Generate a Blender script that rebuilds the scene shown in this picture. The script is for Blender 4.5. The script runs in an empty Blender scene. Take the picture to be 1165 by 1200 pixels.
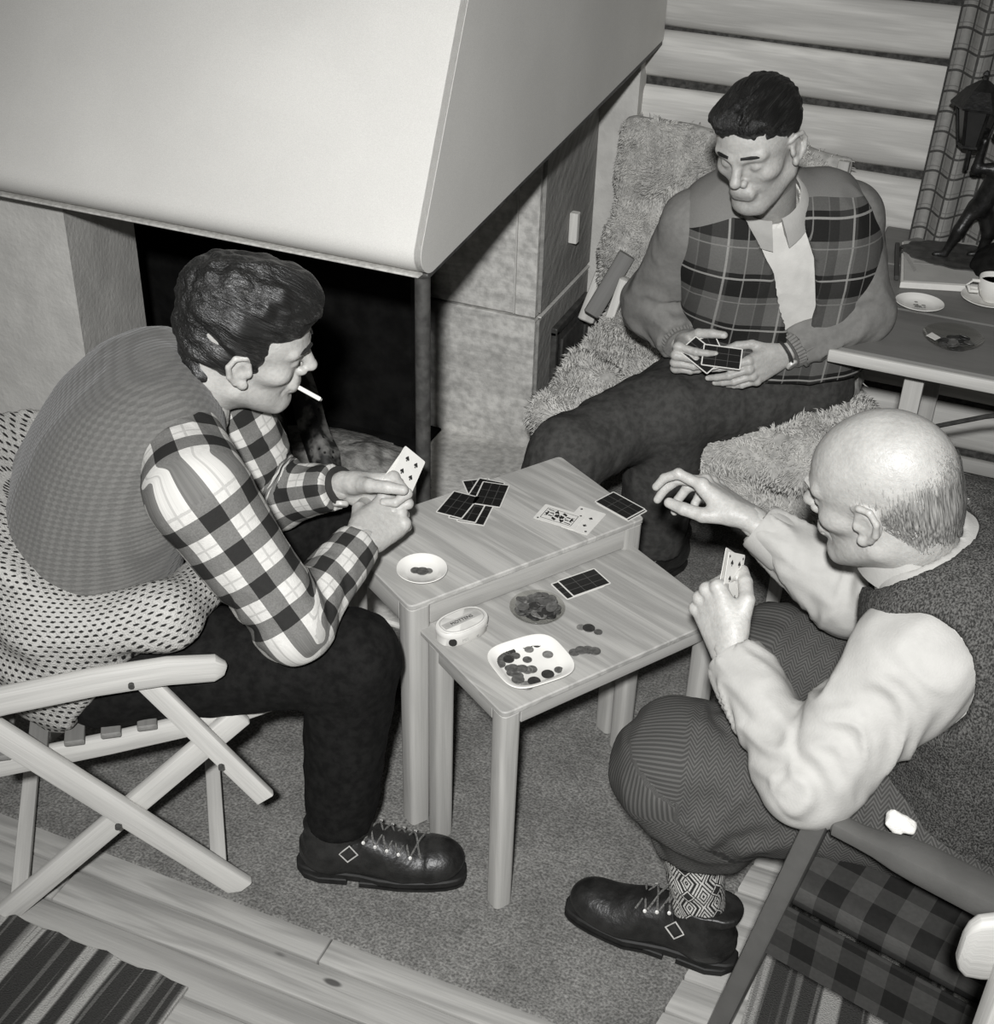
import bpy, bmesh, math, random
import numpy as np
from mathutils import Matrix, Vector

random.seed(7)
RNG = np.random.default_rng(7)
SC = bpy.context.scene
COL = SC.collection

# ------------------------------------------------------------------ camera
W_PX, H_PX = 1165.0, 1200.0
PP = np.array([582.0, 580.0])                      # principal point of the lens
VX = np.array([-3980.0, -551.0]); VZ = np.array([505.0, 3003.0])
FPX = math.sqrt(-np.dot(VX - PP, VZ - PP))         # focal length in pixels


def _ray(p):
    return np.array([p[0] - PP[0], p[1] - PP[1], FPX])


_ex = -_ray(VX); _ex /= np.linalg.norm(_ex)
_up = -_ray(VZ); _up /= np.linalg.norm(_up)
_ex = _ex - np.dot(_ex, _up) * _up; _ex /= np.linalg.norm(_ex)
_ey = np.cross(_up, _ex)
RC = np.stack([_ex, _ey, _up])                     # camera axes -> world axes
CAM = np.array([0.0, 0.0, 2.0])


def at(px, py, z):                                 # point of the place at height z
    r = RC @ _ray((px, py)); return CAM + r * ((z - CAM[2]) / r[2])


def aty(px, py, y):                                # point of the place at depth y
    r = RC @ _ray((px, py)); return CAM + r * (y / r[1])


def atx(px, py, x):
    r = RC @ _ray((px, py)); return CAM + r * (x / r[0])


cam_data = bpy.data.cameras.new('camera')
cam = bpy.data.objects.new('camera', cam_data); COL.objects.link(cam)
cam_data.sensor_fit = 'VERTICAL'; cam_data.sensor_height = 36.0
cam_data.lens = FPX / H_PX * 36.0
cam_data.shift_x = (W_PX / 2 - PP[0]) / H_PX
cam_data.shift_y = -(H_PX / 2 - PP[1]) / H_PX
cam_data.clip_start = 0.02
_r, _d, _f = RC @ np.array([1, 0, 0]), RC @ np.array([0, 1, 0]), RC @ np.array([0, 0, 1])
_m = Matrix.Identity(4)
for i in range(3):
    _m[i][0] = _r[i]; _m[i][1] = -_d[i]; _m[i][2] = -_f[i]; _m[i][3] = CAM[i]
cam.matrix_world = _m
SC.camera = cam

# ------------------------------------------------------------------ light
world = bpy.data.worlds.new('world'); SC.world = world; world.use_nodes = True
world.node_tree.nodes['Background'].inputs[0].default_value = (1, 0.99, 0.96, 1)
world.node_tree.nodes['Background'].inputs[1].default_value = 0.085
fl = bpy.data.lights.new('flash_gun', 'SPOT'); fl.energy = 540.0; fl.shadow_soft_size = 0.05
fl.spot_size = math.radians(74); fl.spot_blend = 1.0
flash = bpy.data.objects.new('flash_gun', fl); COL.objects.link(flash)
flash.location = tuple(CAM - 0.07 * _r - 0.17 * _d - 0.45 * _f)
flash.rotation_euler = Vector(tuple(_f + 0.07 * _d + 0.05 * _r)).to_track_quat('-Z', 'Y').to_euler()
SC.view_settings.view_transform = 'Standard'
SC.view_settings.look = 'None'
SC.view_settings.gamma = 1.0
SC.view_settings.use_curve_mapping = False
SC.view_settings.exposure = 0.0


# ------------------------------------------------------------------ small maths
def V(*a):
    return np.array(a, float)


def nrm(v):
    v = np.asarray(v, float); return v / (np.linalg.norm(v) + 1e-12)


def lerp(a, b, t):
    return np.asarray(a, float) * (1 - t) + np.asarray(b, float) * t


def _hash(ix, iy, iz, seed):
    h = (ix * 374761393 + iy * 668265263 + iz * 2147483647 + seed * 144665) & 0xFFFFFFFF
    h = ((h ^ (h >> 13)) * 1274126177) & 0xFFFFFFFF
    return ((h ^ (h >> 16)) & 0xFFFF) / 32767.5 - 1.0


def noise(P, seed=0):
    P = np.asarray(P, float)
    i = np.floor(P).astype(np.int64); f = P - i
    f = f * f * (3 - 2 * f); out = 0
    for dx in (0, 1):
        for dy in (0, 1):
            for dz in (0, 1):
                w = (f[:, 0] if dx else 1 - f[:, 0]) * (f[:, 1] if dy else 1 - f[:, 1]) * (f[:, 2] if dz else 1 - f[:, 2])
                out = out + w * _hash(i[:, 0] + dx, i[:, 1] + dy, i[:, 2] + dz, seed)
    return out


# ------------------------------------------------------------------ objects
def tag(o, label=None, cat=None, group=None, kind=None):
    if label: o['label'] = label
    if cat: o['category'] = cat
    if group: o['group'] = group
    if kind: o['kind'] = kind
    return o


def empty(name, loc, label=None, cat=None, group=None, kind=None):
    o = bpy.data.objects.new(name, None); COL.objects.link(o)
    o.location = tuple(loc); o.empty_display_size = 0.05
    tag(o, label, cat, group, kind); return o


def world_loc(o):
    v = Vector((0, 0, 0))
    while o is not None:
        v = v + o.location; o = o.parent
    return v


def link_mesh(name, verts, faces, material=None, parent=None, smooth=True, attrs=None, origin=None, sharp=None):
    """verts are world coordinates; the object's origin is moved to ORIGIN (default: the parent's place or its own base)."""
    verts = np.asarray(verts, float).reshape(-1, 3)
    base = np.array(world_loc(parent)) if parent is not None else np.zeros(3)
    if origin is None:
        if parent is not None: origin = base
        else: origin = np.array([verts[:, 0].mean(), verts[:, 1].mean(), verts[:, 2].min()])
    origin = np.asarray(origin, float)
    me = bpy.data.meshes.new(name)
    if isinstance(faces, np.ndarray):
        n, k = faces.shape
        me.vertices.add(len(verts)); me.vertices.foreach_set('co', (verts - origin).astype(np.float32).ravel())
        me.loops.add(n * k); me.loops.foreach_set('vertex_index', faces.astype(np.int32).ravel())
        me.polygons.add(n)
        me.polygons.foreach_set('loop_start', np.arange(0, n * k, k, dtype=np.int32))
        me.update(calc_edges=True); me.validate()
    else:
        me.from_pydata([tuple(v) for v in (verts - origin)], [], [tuple(f) for f in faces]); me.update()
    if smooth:
        me.polygons.foreach_set('use_smooth', np.ones(len(me.polygons), bool))
    if attrs:
        for an, av in attrs.items():
            av = np.asarray(av, np.float32)
            if len(av) != len(me.vertices): continue
            if av.ndim == 2:
                a = me.attributes.new(an, 'FLOAT_VECTOR', 'POINT'); a.data.foreach_set('vector', av.ravel())
            else:
                a = me.attributes.new(an, 'FLOAT', 'POINT'); a.data.foreach_set('value', av.ravel())
    if material: me.materials.append(material)
    if smooth and sharp:
        me.set_sharp_from_angle(angle=math.radians(sharp))
    o = bpy.data.objects.new(name, me); COL.objects.link(o)
    if parent is not None:
        o.parent = parent
        o.location = tuple(origin - base)
    else:
        o.location = tuple(origin)
    return o


def copy_thing(o, loc, rotz=None, label=None):
    c = o.copy(); COL.objects.link(c); c.location = tuple(loc)
    if rotz is not None: c.rotation_euler = (0, 0, rotz)
    if label: c['label'] = label
    for ch in list(o.children):
        k = ch.copy(); COL.objects.link(k); k.parent = c
    return c


# ------------------------------------------------------------------ mesh builder for hard things
class MB:
    def __init__(s):
        s.v = []; s.f = []; s.p = []

    def add(s, verts, faces, pats=None):
        b = len(s.v); s.v += [tuple(x) for x in verts]; s.f += [tuple(i + b for i in f) for f in faces]
        s.p += [tuple(x) for x in (pats if pats is not None else verts)]
        return s

    def build(s, name, material, parent=None, smooth=True, sharp=35, origin=None):
        o = link_mesh(name, np.array(s.v), s.f, material, parent, smooth, {'pat': np.array(s.p)}, origin, sharp)
        bm = bmesh.new(); bm.from_mesh(o.data); bmesh.ops.recalc_face_normals(bm, faces=bm.faces); bm.to_mesh(o.data); bm.free()
        return o

    def sweep(s, path, sec, up=(0, 0, 1), bev=0.0, closed=False, scales=None, cap=True):
        """section SEC (n x 2: across, up) carried along PATH; ends eased by BEV."""
        path = [np.asarray(p, float) for p in path]; sec = np.asarray(sec, float)
        n = len(path); tang = []
        for i in range(n):
            if closed: t = path[(i + 1) % n] - path[i - 1]
            else: t = path[min(i + 1, n - 1)] - path[max(i - 1, 0)]
            tang.append(nrm(t))
        rings = []; L = RNG.uniform(0, 40); ln = [L]
        for i in range(1, n): ln.append(ln[-1] + np.linalg.norm(path[i] - path[i - 1]))
        up = np.asarray(up, float)
        for i in range(n):
            t = tang[i]; a = nrm(np.cross(t, up)); u = np.cross(a, t)
            sx = 1.0 if scales is None else scales[i]
            rings.append((path[i], a, u, sx, ln[i]))
        if bev > 0 and not closed:
            mx = np.abs(sec).max(0)
            k = 1 - bev / max(mx.min(), 1e-6); k = max(k, 0.3)
            r0, r1 = rings[0], rings[-1]
            s0 = (r0[0], r0[1], r0[2], r0[3] * k, r0[4]); s1 = (r1[0], r1[1], r1[2], r1[3] * k, r1[4])
            rings[0] = (r0[0] + tang[0] * bev, r0[1], r0[2], r0[3], r0[4] + bev)
            rings[-1] = (r1[0] - tang[-1] * bev, r1[1], r1[2], r1[3], r1[4] - bev)
            rings = [s0] + rings + [s1]
        vs = []; ps = []; m = len(sec)
        for (c, a, u, sx, l) in rings:
            for q in sec:
                vs.append(c + a * q[0] * sx + u * q[1] * sx); ps.append((l, q[0], q[1]))
        fs = []; R = len(rings)
        for i in range(R if closed else R - 1):
            j = (i + 1) % R
            for k in range(m):
                k2 = (k + 1) % m
                fs.append((i * m + k, i * m + k2, j * m + k2, j * m + k))
        if cap and not closed:
            fs.append(tuple(range(m - 1, -1, -1))); fs.append(tuple((R - 1) * m + k for k in range(m)))
        return s.add(vs, fs, ps)

    def bar(s, a, b, w, h, up=(0, 0, 1), r=0.003, bev=0.002):
        return s.sweep([a, b], rrect(w, h, r), up, bev)

    def tube(s, path, r, n=10, closed=False, up=(0.13, 0.31, 0.94), scales=None, bev=0.0):
        return s.sweep(path, circ(r, n), up, bev, closed, scales)

    def lathe(s, c, prof, n=32, axis=(0, 0, 1), sx=1.0, sy=1.0, power=2.0, caps=True):
        """profile [(r, z)...] turned about AXIS at C; POWER > 2 squares the outline."""
        c = np.asarray(c, float); ax = nrm(axis)
        a = nrm(np.cross(ax, (0.02, 1, 0.01)) if abs(ax[1]) < 0.9 else np.cross(ax, (1, 0, 0))); b = np.cross(ax, a)
        if abs(ax[2]) > 0.99: a, b = V(1, 0, 0), V(0, 1, 0)
        vs = []; ps = []
        for (r, z) in prof:
            for k in range(n):
                t = 2 * math.pi * k / n; ct, st = math.cos(t), math.sin(t)
                q = (abs(ct) ** power + abs(st) ** power) ** (-1 / power)
                vs.append(c + a * r * ct * q * sx + b * r * st * q * sy + ax * z); ps.append((r * ct * q * sx, r * st * q * sy, z))
        fs = []
        for i in range(len(prof) - 1):
            for k in range(n):
                k2 = (k + 1) % n
                fs.append((i * n + k, i * n + k2, (i + 1) * n + k2, (i + 1) * n + k))
        if caps and prof[0][0] > 1e-5: fs.append(tuple(range(n - 1, -1, -1)))
        if caps and prof[-1][0] > 1e-5: fs.append(tuple((len(prof) - 1) * n + k for k in range(n)))
        return s.add(vs, fs, ps)

    def slab(s, poly, z0, z1, bev=0.002):
        """a board of any outline (counter-clockwise xy), edges eased."""
        poly = [V(p[0], p[1]) for p in poly]; n = len(poly)
        cen = sum(poly) / n

        def inset(d):
            out = []
            for i in range(n):
                a, b, c = poly[i - 1], poly[i], poly[(i + 1) % n]
                e1, e2 = nrm(b - a), nrm(c - b)
                n1, n2 = V(-e1[1], e1[0]), V(-e2[1], e2[0]); m_ = nrm(n1 + n2)
                out.append(b + m_ * d / max(0.35, np.dot(m_, n1)))
            return out
        ins = inset(bev)
        rings = [(ins, z0), (poly, z0 + bev), (poly, z1 - bev), (ins, z1)]
        vs = [(q[0], q[1], z) for (pl, z) in rings for q in pl]
        e = poly[1] - poly[0]; ax = nrm(e); ay = V(-ax[1], ax[0]); off = RNG.uniform(0, 30)
        ps = [(np.dot(V(v[0], v[1]) - cen, ax) + off, np.dot(V(v[0], v[1]) - cen, ay), v[2]) for v in vs]
        fs = []
        for i in range(3):
            for k in range(n):
                k2 = (k + 1) % n; fs.append((i * n + k, i * n + k2, (i + 1) * n + k2, (i + 1) * n + k))
        fs.append(tuple(range(n - 1, -1, -1))); fs.append(tuple(3 * n + k for k in range(n)))
        return s.add(vs, fs, ps)


def rrect(w, h, r, k=3):
    r = min(r, w / 2 - 1e-5, h / 2 - 1e-5); out = []
    for (cx, cy, a0) in ((w / 2 - r, h / 2 - r, 0), (-w / 2 + r, h / 2 - r, 90), (-w / 2 + r, -h / 2 + r, 180), (w / 2 - r, -h / 2 + r, 270)):
        for i in range(k):
            a = math.radians(a0 + 90 * i / (k - 1)); out.append((cx + r * math.cos(a), cy + r * math.sin(a)))
    return out


def circ(r, n=10):
    return [(r * math.cos(2 * math.pi * k / n), r * math.sin(2 * math.pi * k / n)) for k in range(n)]


def round_poly(pts, r, k=5):
    pts = [V(*p) for p in pts]; out = []; n = len(pts)
    for i in range(n):
        a, b, c = pts[i - 1], pts[i], pts[(i + 1) % n]
        u, w = nrm(a - b), nrm(c - b)
        p0, p1 = b + u * r, b + w * r
        for j in range(k):
            t = j / (k - 1); out.append((1 - t) ** 2 * p0 + 2 * t * (1 - t) * b + t * t * p1)
    return out


# ------------------------------------------------------------------ sculpting by distance fields (for bodies, clothes, fur)
class Vol:
    def __init__(s, lo, hi, h):
        s.lo = np.asarray(lo, float); s.h = h
        n = np.ceil((np.asarray(hi, float) - s.lo) / h).astype(int) + 1
        s.n = n
        s.ax = [(s.lo[i] + h * np.arange(n[i])).astype(np.float32) for i in range(3)]
        s.D = np.full(tuple(n), 0.08, np.float32)

    def _sl(s, lo, hi):
        out = []
        for i in range(3):
            a = int(math.floor((lo[i] - s.lo[i]) / s.h)); b = int(math.ceil((hi[i] - s.lo[i]) / s.h)) + 1
            a, b = max(a, 0), min(b, s.n[i])
            if b <= a: return None
            out.append(slice(a, b))
        return tuple(out)

    def _apply(s, lo, hi, fn, k, mode):
        m = k + 3 * s.h
        sl = s._sl(np.asarray(lo) - m, np.asarray(hi) + m)
        if sl is None: return s
        X = s.ax[0][sl[0]][:, None, None]; Y = s.ax[1][sl[1]][None, :, None]; Z = s.ax[2][sl[2]][None, None, :]
        d = fn(X, Y, Z).astype(np.float32); D = s.D[sl]
        if mode == 'sub': D = -D
        if mode == 'int':
            D = -D; d = -d
        if k > 1e-6:
            hh = np.clip(0.5 + 0.5 * (D - d) / k, 0, 1); R = D * (1 - hh) + d * hh - k * hh * (1 - hh)
        else: R = np.minimum(D, d)
        s.D[sl] = -R if mode in ('sub', 'int') else R
        return s

    def rc(s, a, b, ra, rb, k=0.0, mode='add', flat=None):
        """tapered capsule; FLAT=(axis, factor) squashes it along an axis."""
        a = np.asarray(a, float); b = np.asarray(b, float); r = max(ra, rb)
        if flat is not None: r *= max(1, flat[1])
        ab = b - a; L2 = max(float(np.dot(ab, ab)), 1e-10)

        def fn(X, Y, Z):
            x, y, z = X - a[0], Y - a[1], Z - a[2]
            t = np.clip((x * ab[0] + y * ab[1] + z * ab[2]) / L2, 0, 1)
            x = x - t * ab[0]; y = y - t * ab[1]; z = z - t * ab[2]
            q = x * x + y * y + z * z
            if flat is not None:
                w = flat[0]; c = x * w[0] + y * w[1] + z * w[2]
                q = q + c * c * (1 / flat[1] ** 2 - 1)
            return np.sqrt(q) - (ra + (rb - ra) * t)
        return s._apply(np.minimum(a, b) - r, np.maximum(a, b) + r, fn, k, mode)

    def ell(s, c, B, r, k=0.0, mode='add'):
        """ellipsoid with axes = columns of B."""
        c = np.asarray(c, float); B = np.asarray(B, float); r = np.asarray(r, float); m = r.max()

        def fn(X, Y, Z):
            x, y, z = X - c[0], Y - c[1], Z - c[2]; k0 = 0; k1 = 0
            for i in range(3):
                q = (x * B[0, i] + y * B[1, i] + z * B[2, i]) / r[i]
                k0 = k0 + q * q; k1 = k1 + (q / r[i]) ** 2
            k0 = np.sqrt(k0); return k0 * (k0 - 1) / np.sqrt(k1 + 1e-9)
        return s._apply(c - m, c + m, fn, k, mode)

    def box(s, c, B, hs, r, k=0.0, mode='add'):
        c = np.asarray(c, float); B = np.asarray(B, float); hs = np.asarray(hs, float); m = np.linalg.norm(hs)

        def fn(X, Y, Z):
            x, y, z = X - c[0], Y - c[1], Z - c[2]; o = 0; mx = None
            for i in range(3):
                q = np.abs(x * B[0, i] + y * B[1, i] + z * B[2, i]) - (hs[i] - r)
                o = o + np.maximum(q, 0) ** 2; mx = q if mx is None else np.maximum(mx, q)
            return np.sqrt(o) + np.minimum(mx, 0) - r
        return s._apply(c - m, c + m, fn, k, mode)

    def cut(s, p, n, k=0.0):
        """keep the side of the plane that N points away from."""
        p = np.asarray(p, float); n = nrm(n)
        X = s.ax[0][:, None, None]; Y = s.ax[1][None, :, None]; Z = s.ax[2][None, None, :]
        d = ((X - p[0]) * n[0] + (Y - p[1]) * n[1] + (Z - p[2]) * n[2]).astype(np.float32)
        s.D = np.maximum(s.D, d)
        return s

    def cut_near(s, p, n, rad):
        """plane cut that only reaches RAD from P (cuffs)."""
        p = np.asarray(p, float); n = nrm(n)
        sl = s._sl(p - rad, p + rad)
        if sl is None: return s
        X = s.ax[0][sl[0]][:, None, None]; Y = s.ax[1][sl[1]][None, :, None]; Z = s.ax[2][sl[2]][None, None, :]
        x, y, z = X - p[0], Y - p[1], Z - p[2]
        d = (x * n[0] + y * n[1] + z * n[2]).astype(np.float32)
        inside = (x * x + y * y + z * z) < rad * rad
        s.D[sl] = np.where(inside, np.maximum(s.D[sl], d), s.D[sl])
        return s

    def mesh(s):
        D = s.D; D[0] = np.maximum(D[0], 1e-4); D[-1] = np.maximum(D[-1], 1e-4)
        D[:, 0] = np.maximum(D[:, 0], 1e-4); D[:, -1] = np.maximum(D[:, -1], 1e-4)
        D[:, :, 0] = np.maximum(D[:, :, 0], 1e-4); D[:, :, -1] = np.maximum(D[:, :, -1], 1e-4)
        I = D < 0
        cnt = np.zeros(tuple(np.array(D.shape) - 1), np.int8)
        offs = [(i, j, k) for i in (0, 1) for j in (0, 1) for k in (0, 1)]
        for (i, j, k) in offs:
            cnt += I[i:D.shape[0] - 1 + i, j:D.shape[1] - 1 + j, k:D.shape[2] - 1 + k]
        act = (cnt > 0) & (cnt < 8)
        idx = np.argwhere(act)
        vid = np.full(act.shape, -1, np.int32); vid[act] = np.arange(len(idx))
        cv = np.stack([D[idx[:, 0] + o[0], idx[:, 1] + o[1], idx[:, 2] + o[2]] for o in offs], 1)
        acc = np.zeros((len(idx), 3)); n = np.zeros(len(idx))
        for a in range(8):
            for b in range(a + 1, 8):
                oa, ob = np.array(offs[a]), np.array(offs[b])
                if np.abs(oa - ob).sum() != 1: continue
                m = (cv[:, a] < 0) != (cv[:, b] < 0)
                t = cv[m, a] / (cv[m, a] - cv[m, b])
                acc[m] += oa + t[:, None] * (ob - oa); n[m] += 1
        verts = s.lo + s.h * (idx + acc / n[:, None])
        F = []
        for ax in range(3):
            u, w = (ax + 1) % 3, (ax + 2) % 3
            A = np.moveaxis(I, (ax, u, w), (0, 1, 2)); vv = np.moveaxis(vid, (ax, u, w), (0, 1, 2))
            s0 = A[:-1, 1:-1, 1:-1]; s1 = A[1:, 1:-1, 1:-1]
            e = np.argwhere(s0 != s1)
            if not len(e): continue
            i, j, k = e[:, 0], e[:, 1] + 1, e[:, 2] + 1
            q = np.stack([vv[i, j - 1, k - 1], vv[i, j, k - 1], vv[i, j, k], vv[i, j - 1, k]], 1)
            flip = ~A[i, j, k]
            q[flip] = q[flip][:, ::-1]
            F.append(q)
        return verts, np.concatenate(F).astype(np.int32)


def vnormals(v, f):
    n = np.cross(v[f[:, 2]] - v[f[:, 0]], v[f[:, 3]] - v[f[:, 1]])
    out = np.zeros_like(v)
    for k in range(4): np.add.at(out, f[:, k], n)
    return out / (np.linalg.norm(out, axis=1, keepdims=True) + 1e-12)


def relax(v, f, it=1, lam=0.5):
    for _ in range(it):
        acc = np.zeros_like(v); c = np.zeros(len(v))
        for k in range(4):
            a, b = f[:, k], f[:, (k + 1) % 4]
            np.add.at(acc, a, v[b]); np.add.at(c, a, 1)
            np.add.at(acc, b, v[a]); np.add.at(c, b, 1)
        v = v * (1 - lam) + lam * acc / np.maximum(c, 1)[:, None]
    return v


def join(parts):
    vs, fs, b = [], [], 0
    for v, f in parts:
        vs.append(v); fs.append(f + b); b += len(v)
    return np.concatenate(vs), np.concatenate(fs)


def limb_pat(v, pts, ref):
    """coordinates on a limb: metres along it, metres around it, distance to its middle."""
    pts = [np.asarray(p, float) for p in pts]
    best = np.full(len(v), 1e9); out = np.zeros((len(v), 3)); L = 0
    r = np.asarray(ref, float)
    for i in range(len(pts) - 1):
        a, b = pts[i], pts[i + 1]; ab = b - a; l = np.linalg.norm(ab); t = ab / l
        r = nrm(r - np.dot(r, t) * t); q = np.cross(t, r)
        d = v - a; s = d @ t; lo = -0.1 if i == 0 else 0.0; hi = l + 0.1 if i == len(pts) - 2 else l
        sc = np.clip(s, lo, hi); x = d @ r; y = d @ q
        dist = np.sqrt(x * x + y * y + (s - sc) ** 2)
        m = dist < best; best[m] = dist[m]
        ang = np.arctan2(y, x)
        out[m, 0] = (L + sc)[m]; out[m, 1] = (ang * 0.0637)[m]; out[m, 2] = dist[m]
        L += l
    return out


def frame_pat(v, o, S, U, F):
    d = v - np.asarray(o); return np.stack([d @ S, d @ U, d @ F], 1)


# ------------------------------------------------------------------ materials (all grey: the photograph is black and white)
class NB:
    def __init__(s, name):
        s.mat = bpy.data.materials.new(name); s.mat.use_nodes = True
        s.nt = s.mat.node_tree; s.nt.nodes.clear()
        s.out = s.nt.nodes.new('ShaderNodeOutputMaterial'); s.bs = s.nt.nodes.new('ShaderNodeBsdfPrincipled')
        s.nt.links.new(s.bs.outputs[0], s.out.inputs[0])

    def n(s, t): return s.nt.nodes.new('ShaderNode' + t)

    def put(s, sock, val):
        if isinstance(val, bpy.types.NodeSocket): s.nt.links.new(val, sock)
        else: sock.default_value = val

    def attr(s, name='pat'):
        a = s.n('Attribute'); a.attribute_name = name; return a.outputs['Vector']

    def fac(s, name):
        a = s.n('Attribute'); a.attribute_name = name; return a.outputs['Fac']

    def obj(s): return s.n('TexCoord').outputs['Object']

    def geo(s): return s.n('NewGeometry').outputs['Position']

    def rand(s): return s.n('ObjectInfo').outputs['Random']

    def sep(s, v):
        x = s.n('SeparateXYZ'); s.put(x.inputs[0], v); return x.outputs

    def comb(s, a, b, c=0.0):
        x = s.n('CombineXYZ'); s.put(x.inputs[0], a); s.put(x.inputs[1], b); s.put(x.inputs[2], c); return x.outputs[0]

    def m(s, op, a, b=0.0, c=None):
        x = s.n('Math'); x.operation = op; s.put(x.inputs[0], a); s.put(x.inputs[1], b)
        if c is not None: s.put(x.inputs[2], c)
        return x.outputs[0]

    def scale(s, v, k):
        x = s.n('VectorMath'); x.operation = 'MULTIPLY'; s.put(x.inputs[0], v); x.inputs[1].default_value = k; return x.outputs[0]

    def noise(s, v, sc=1.0, det=3.0, rough=0.55, dist=0.0):
        x = s.n('TexNoise'); s.put(x.inputs['Vector'], v); x.inputs['Scale'].default_value = sc
        x.inputs['Detail'].default_value = det; x.inputs['Roughness'].default_value = rough; x.inputs['Distortion'].default_value = dist
        return x.outputs[0]

    def voro(s, v, sc=1.0):
        x = s.n('TexVoronoi'); s.put(x.inputs['Vector'], v); x.inputs['Scale'].default_value = sc; return x.outputs['Distance']

    def ramp(s, f, a, b, lo=0.0, hi=1.0):
        x = s.n('MapRange'); x.interpolation_type = 'SMOOTHSTEP'
        s.put(x.inputs[0], f); x.inputs[1].default_value = a; x.inputs[2].default_value = b
        s.put(x.inputs[3], lo); s.put(x.inputs[4], hi); return x.outputs[0]

    def mix(s, f, a, b):
        x = s.n('Mix'); x.data_type = 'FLOAT'; s.put(x.inputs[0], f); s.put(x.inputs[2], a); s.put(x.inputs[3], b); return x.outputs[0]

    def band(s, x, period, duty, off=0.0):          # 1 inside a stripe
        q = s.m('FRACT', s.m('ADD', s.m('DIVIDE', x, period), off + 100.0)); return s.m('LESS_THAN', q, duty)

    def tri(s, x, period): return s.m('PINGPONG', x, period)

    def bump(s, h, dist=0.001, strength=1.0):
        x = s.n('Bump'); s.put(x.inputs['Height'], h); x.inputs['Distance'].default_value = dist; x.inputs['Strength'].default_value = strength
        s.nt.links.new(x.outputs[0], s.bs.inputs['Normal'])

    def done(s, g, rough=0.7, spec=0.35, tint=(1, 0.985, 0.935)):
        if isinstance(g, bpy.types.NodeSocket):
            c = s.n('CombineColor')
            for i in range(3):
                s.put(c.inputs[i], s.m('MULTIPLY', g, tint[i]))
            s.nt.links.new(c.outputs[0], s.bs.inputs['Base Color'])
        else: s.bs.inputs['Base Color'].default_value = (g * tint[0], g * tint[1], g * tint[2], 1)
        s.put(s.bs.inputs['Roughness'], rough); s.bs.inputs['Specular IOR Level'].default_value = spec
        return s.mat


def plain(name, g, rough=0.6, spec=0.35, var=0.1, sc=30, bump=0.0, bsc=200):
    b = NB(name); v = b.geo()
    gg = b.m('MULTIPLY', g, b.ramp(b.noise(v, sc, 4), 0.3, 0.7, 1 - var, 1 + var))
    if bump: b.bump(b.noise(v, bsc, 3), bump)
    return b.done(gg, rough, spec)


def wood(name, g, contrast=0.22, rough=0.55, rings=16, across=26, fine=60, knots=0.0, spec=0.3):
    b = NB(name); p = b.attr(); x, y, z = b.sep(p)[:3]
    r = b.rand()
    q = b.comb(b.m('ADD', b.m('MULTIPLY', x, 1.3), b.m('MULTIPLY', r, 37.0)), b.m('MULTIPLY', y, across), b.m('MULTIPLY', z, across))
    w = b.noise(q, 1.0, 3, 0.6, 0.6)
    grain = b.m('ABSOLUTE', b.m('SINE', b.m('MULTIPLY', w, rings)))
    q2 = b.comb(b.m('MULTIPLY', x, 9.0), b.m('MULTIPLY', y, fine * 8), b.m('MULTIPLY', z, fine * 8))
    f = b.noise(q2, 1.0, 2)
    gg = b.m('MULTIPLY', b.mix(b.m('POWER', grain, 2.2), 1 - contrast, 1.0 + contrast * 0.4), b.mix(f, 0.86, 1.12))
    gg = b.m('MULTIPLY', gg, g)
    gg = b.m('MULTIPLY', gg, b.mix(r, 0.93, 1.07))
    if knots:
        kd = b.voro(b.comb(b.m('ADD', b.m('MULTIPLY', x, 2.6), b.m('MULTIPLY', r, 50.0)), b.m('MULTIPLY', y, 7.0), b.m('MULTIPLY', z, 7.0)), 1.0)
        gg = b.m('MULTIPLY', gg, b.ramp(kd, 0.03, knots, 0.25, 1.0))
    b.bump(f, 0.0004)
    return b.done(gg, rough, spec)


def knit(name, g, s1=900, var=0.35, diag=1.0, amp=0.0012):
    b = NB(name); x, y, z = b.sep(b.attr())[:3]
    w = b.m('MULTIPLY', b.m('SINE', b.m('MULTIPLY', b.m('ADD', y, b.m('MULTIPLY', x, diag)), s1)), b.m('SINE', b.m('MULTIPLY', b.m('SUBTRACT', y, b.m('MULTIPLY', x, diag)), s1)))
    h = b.ramp(w, -0.6, 0.7)
    n_ = b.noise(b.attr(), 260, 3)
    gg = b.m('MULTIPLY', b.m('MULTIPLY', g, b.mix(h, 1 - var, 1 + var * 0.5)), b.mix(n_, 0.75, 1.25))
    b.bump(h, amp); b.bs.inputs['Sheen Weight'].default_value = 0.15
    return b.done(gg, 0.9, 0.1)


M = {}
# skin
b = NB('skin'); v = b.geo()
M['skin'] = b.mat
b.bs.inputs['Subsurface Weight'].default_value = 0.12; b.bs.inputs['Subsurface Radius'].default_value = (0.004, 0.003, 0.0025); b.bs.inputs['Subsurface Scale'].default_value = 0.6
b.bump(b.m('ADD', b.m('MULTIPLY', b.noise(v, 520, 2), 0.35), b.noise(v, 120, 4)), 0.0010)
b.done(b.m('MULTIPLY', 0.40, b.m('MULTIPLY', b.m('MULTIPLY', b.ramp(b.noise(v, 30, 4), 0.3, 0.7, 0.92, 1.06), b.ramp(b.noise(v, 160, 3), 0.3, 0.7, 0.93, 1.05)), b.fac('shade'))), 0.46, 0.42)
M['lips'] = plain('lips', 0.25, 0.5)
M['nail'] = plain('nail', 0.55, 0.3, 0.5)
M['eye'] = plain('eye_white', 0.6, 0.2, 0.5)
M['iris'] = plain('iris', 0.03, 0.15, 0.5)


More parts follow.
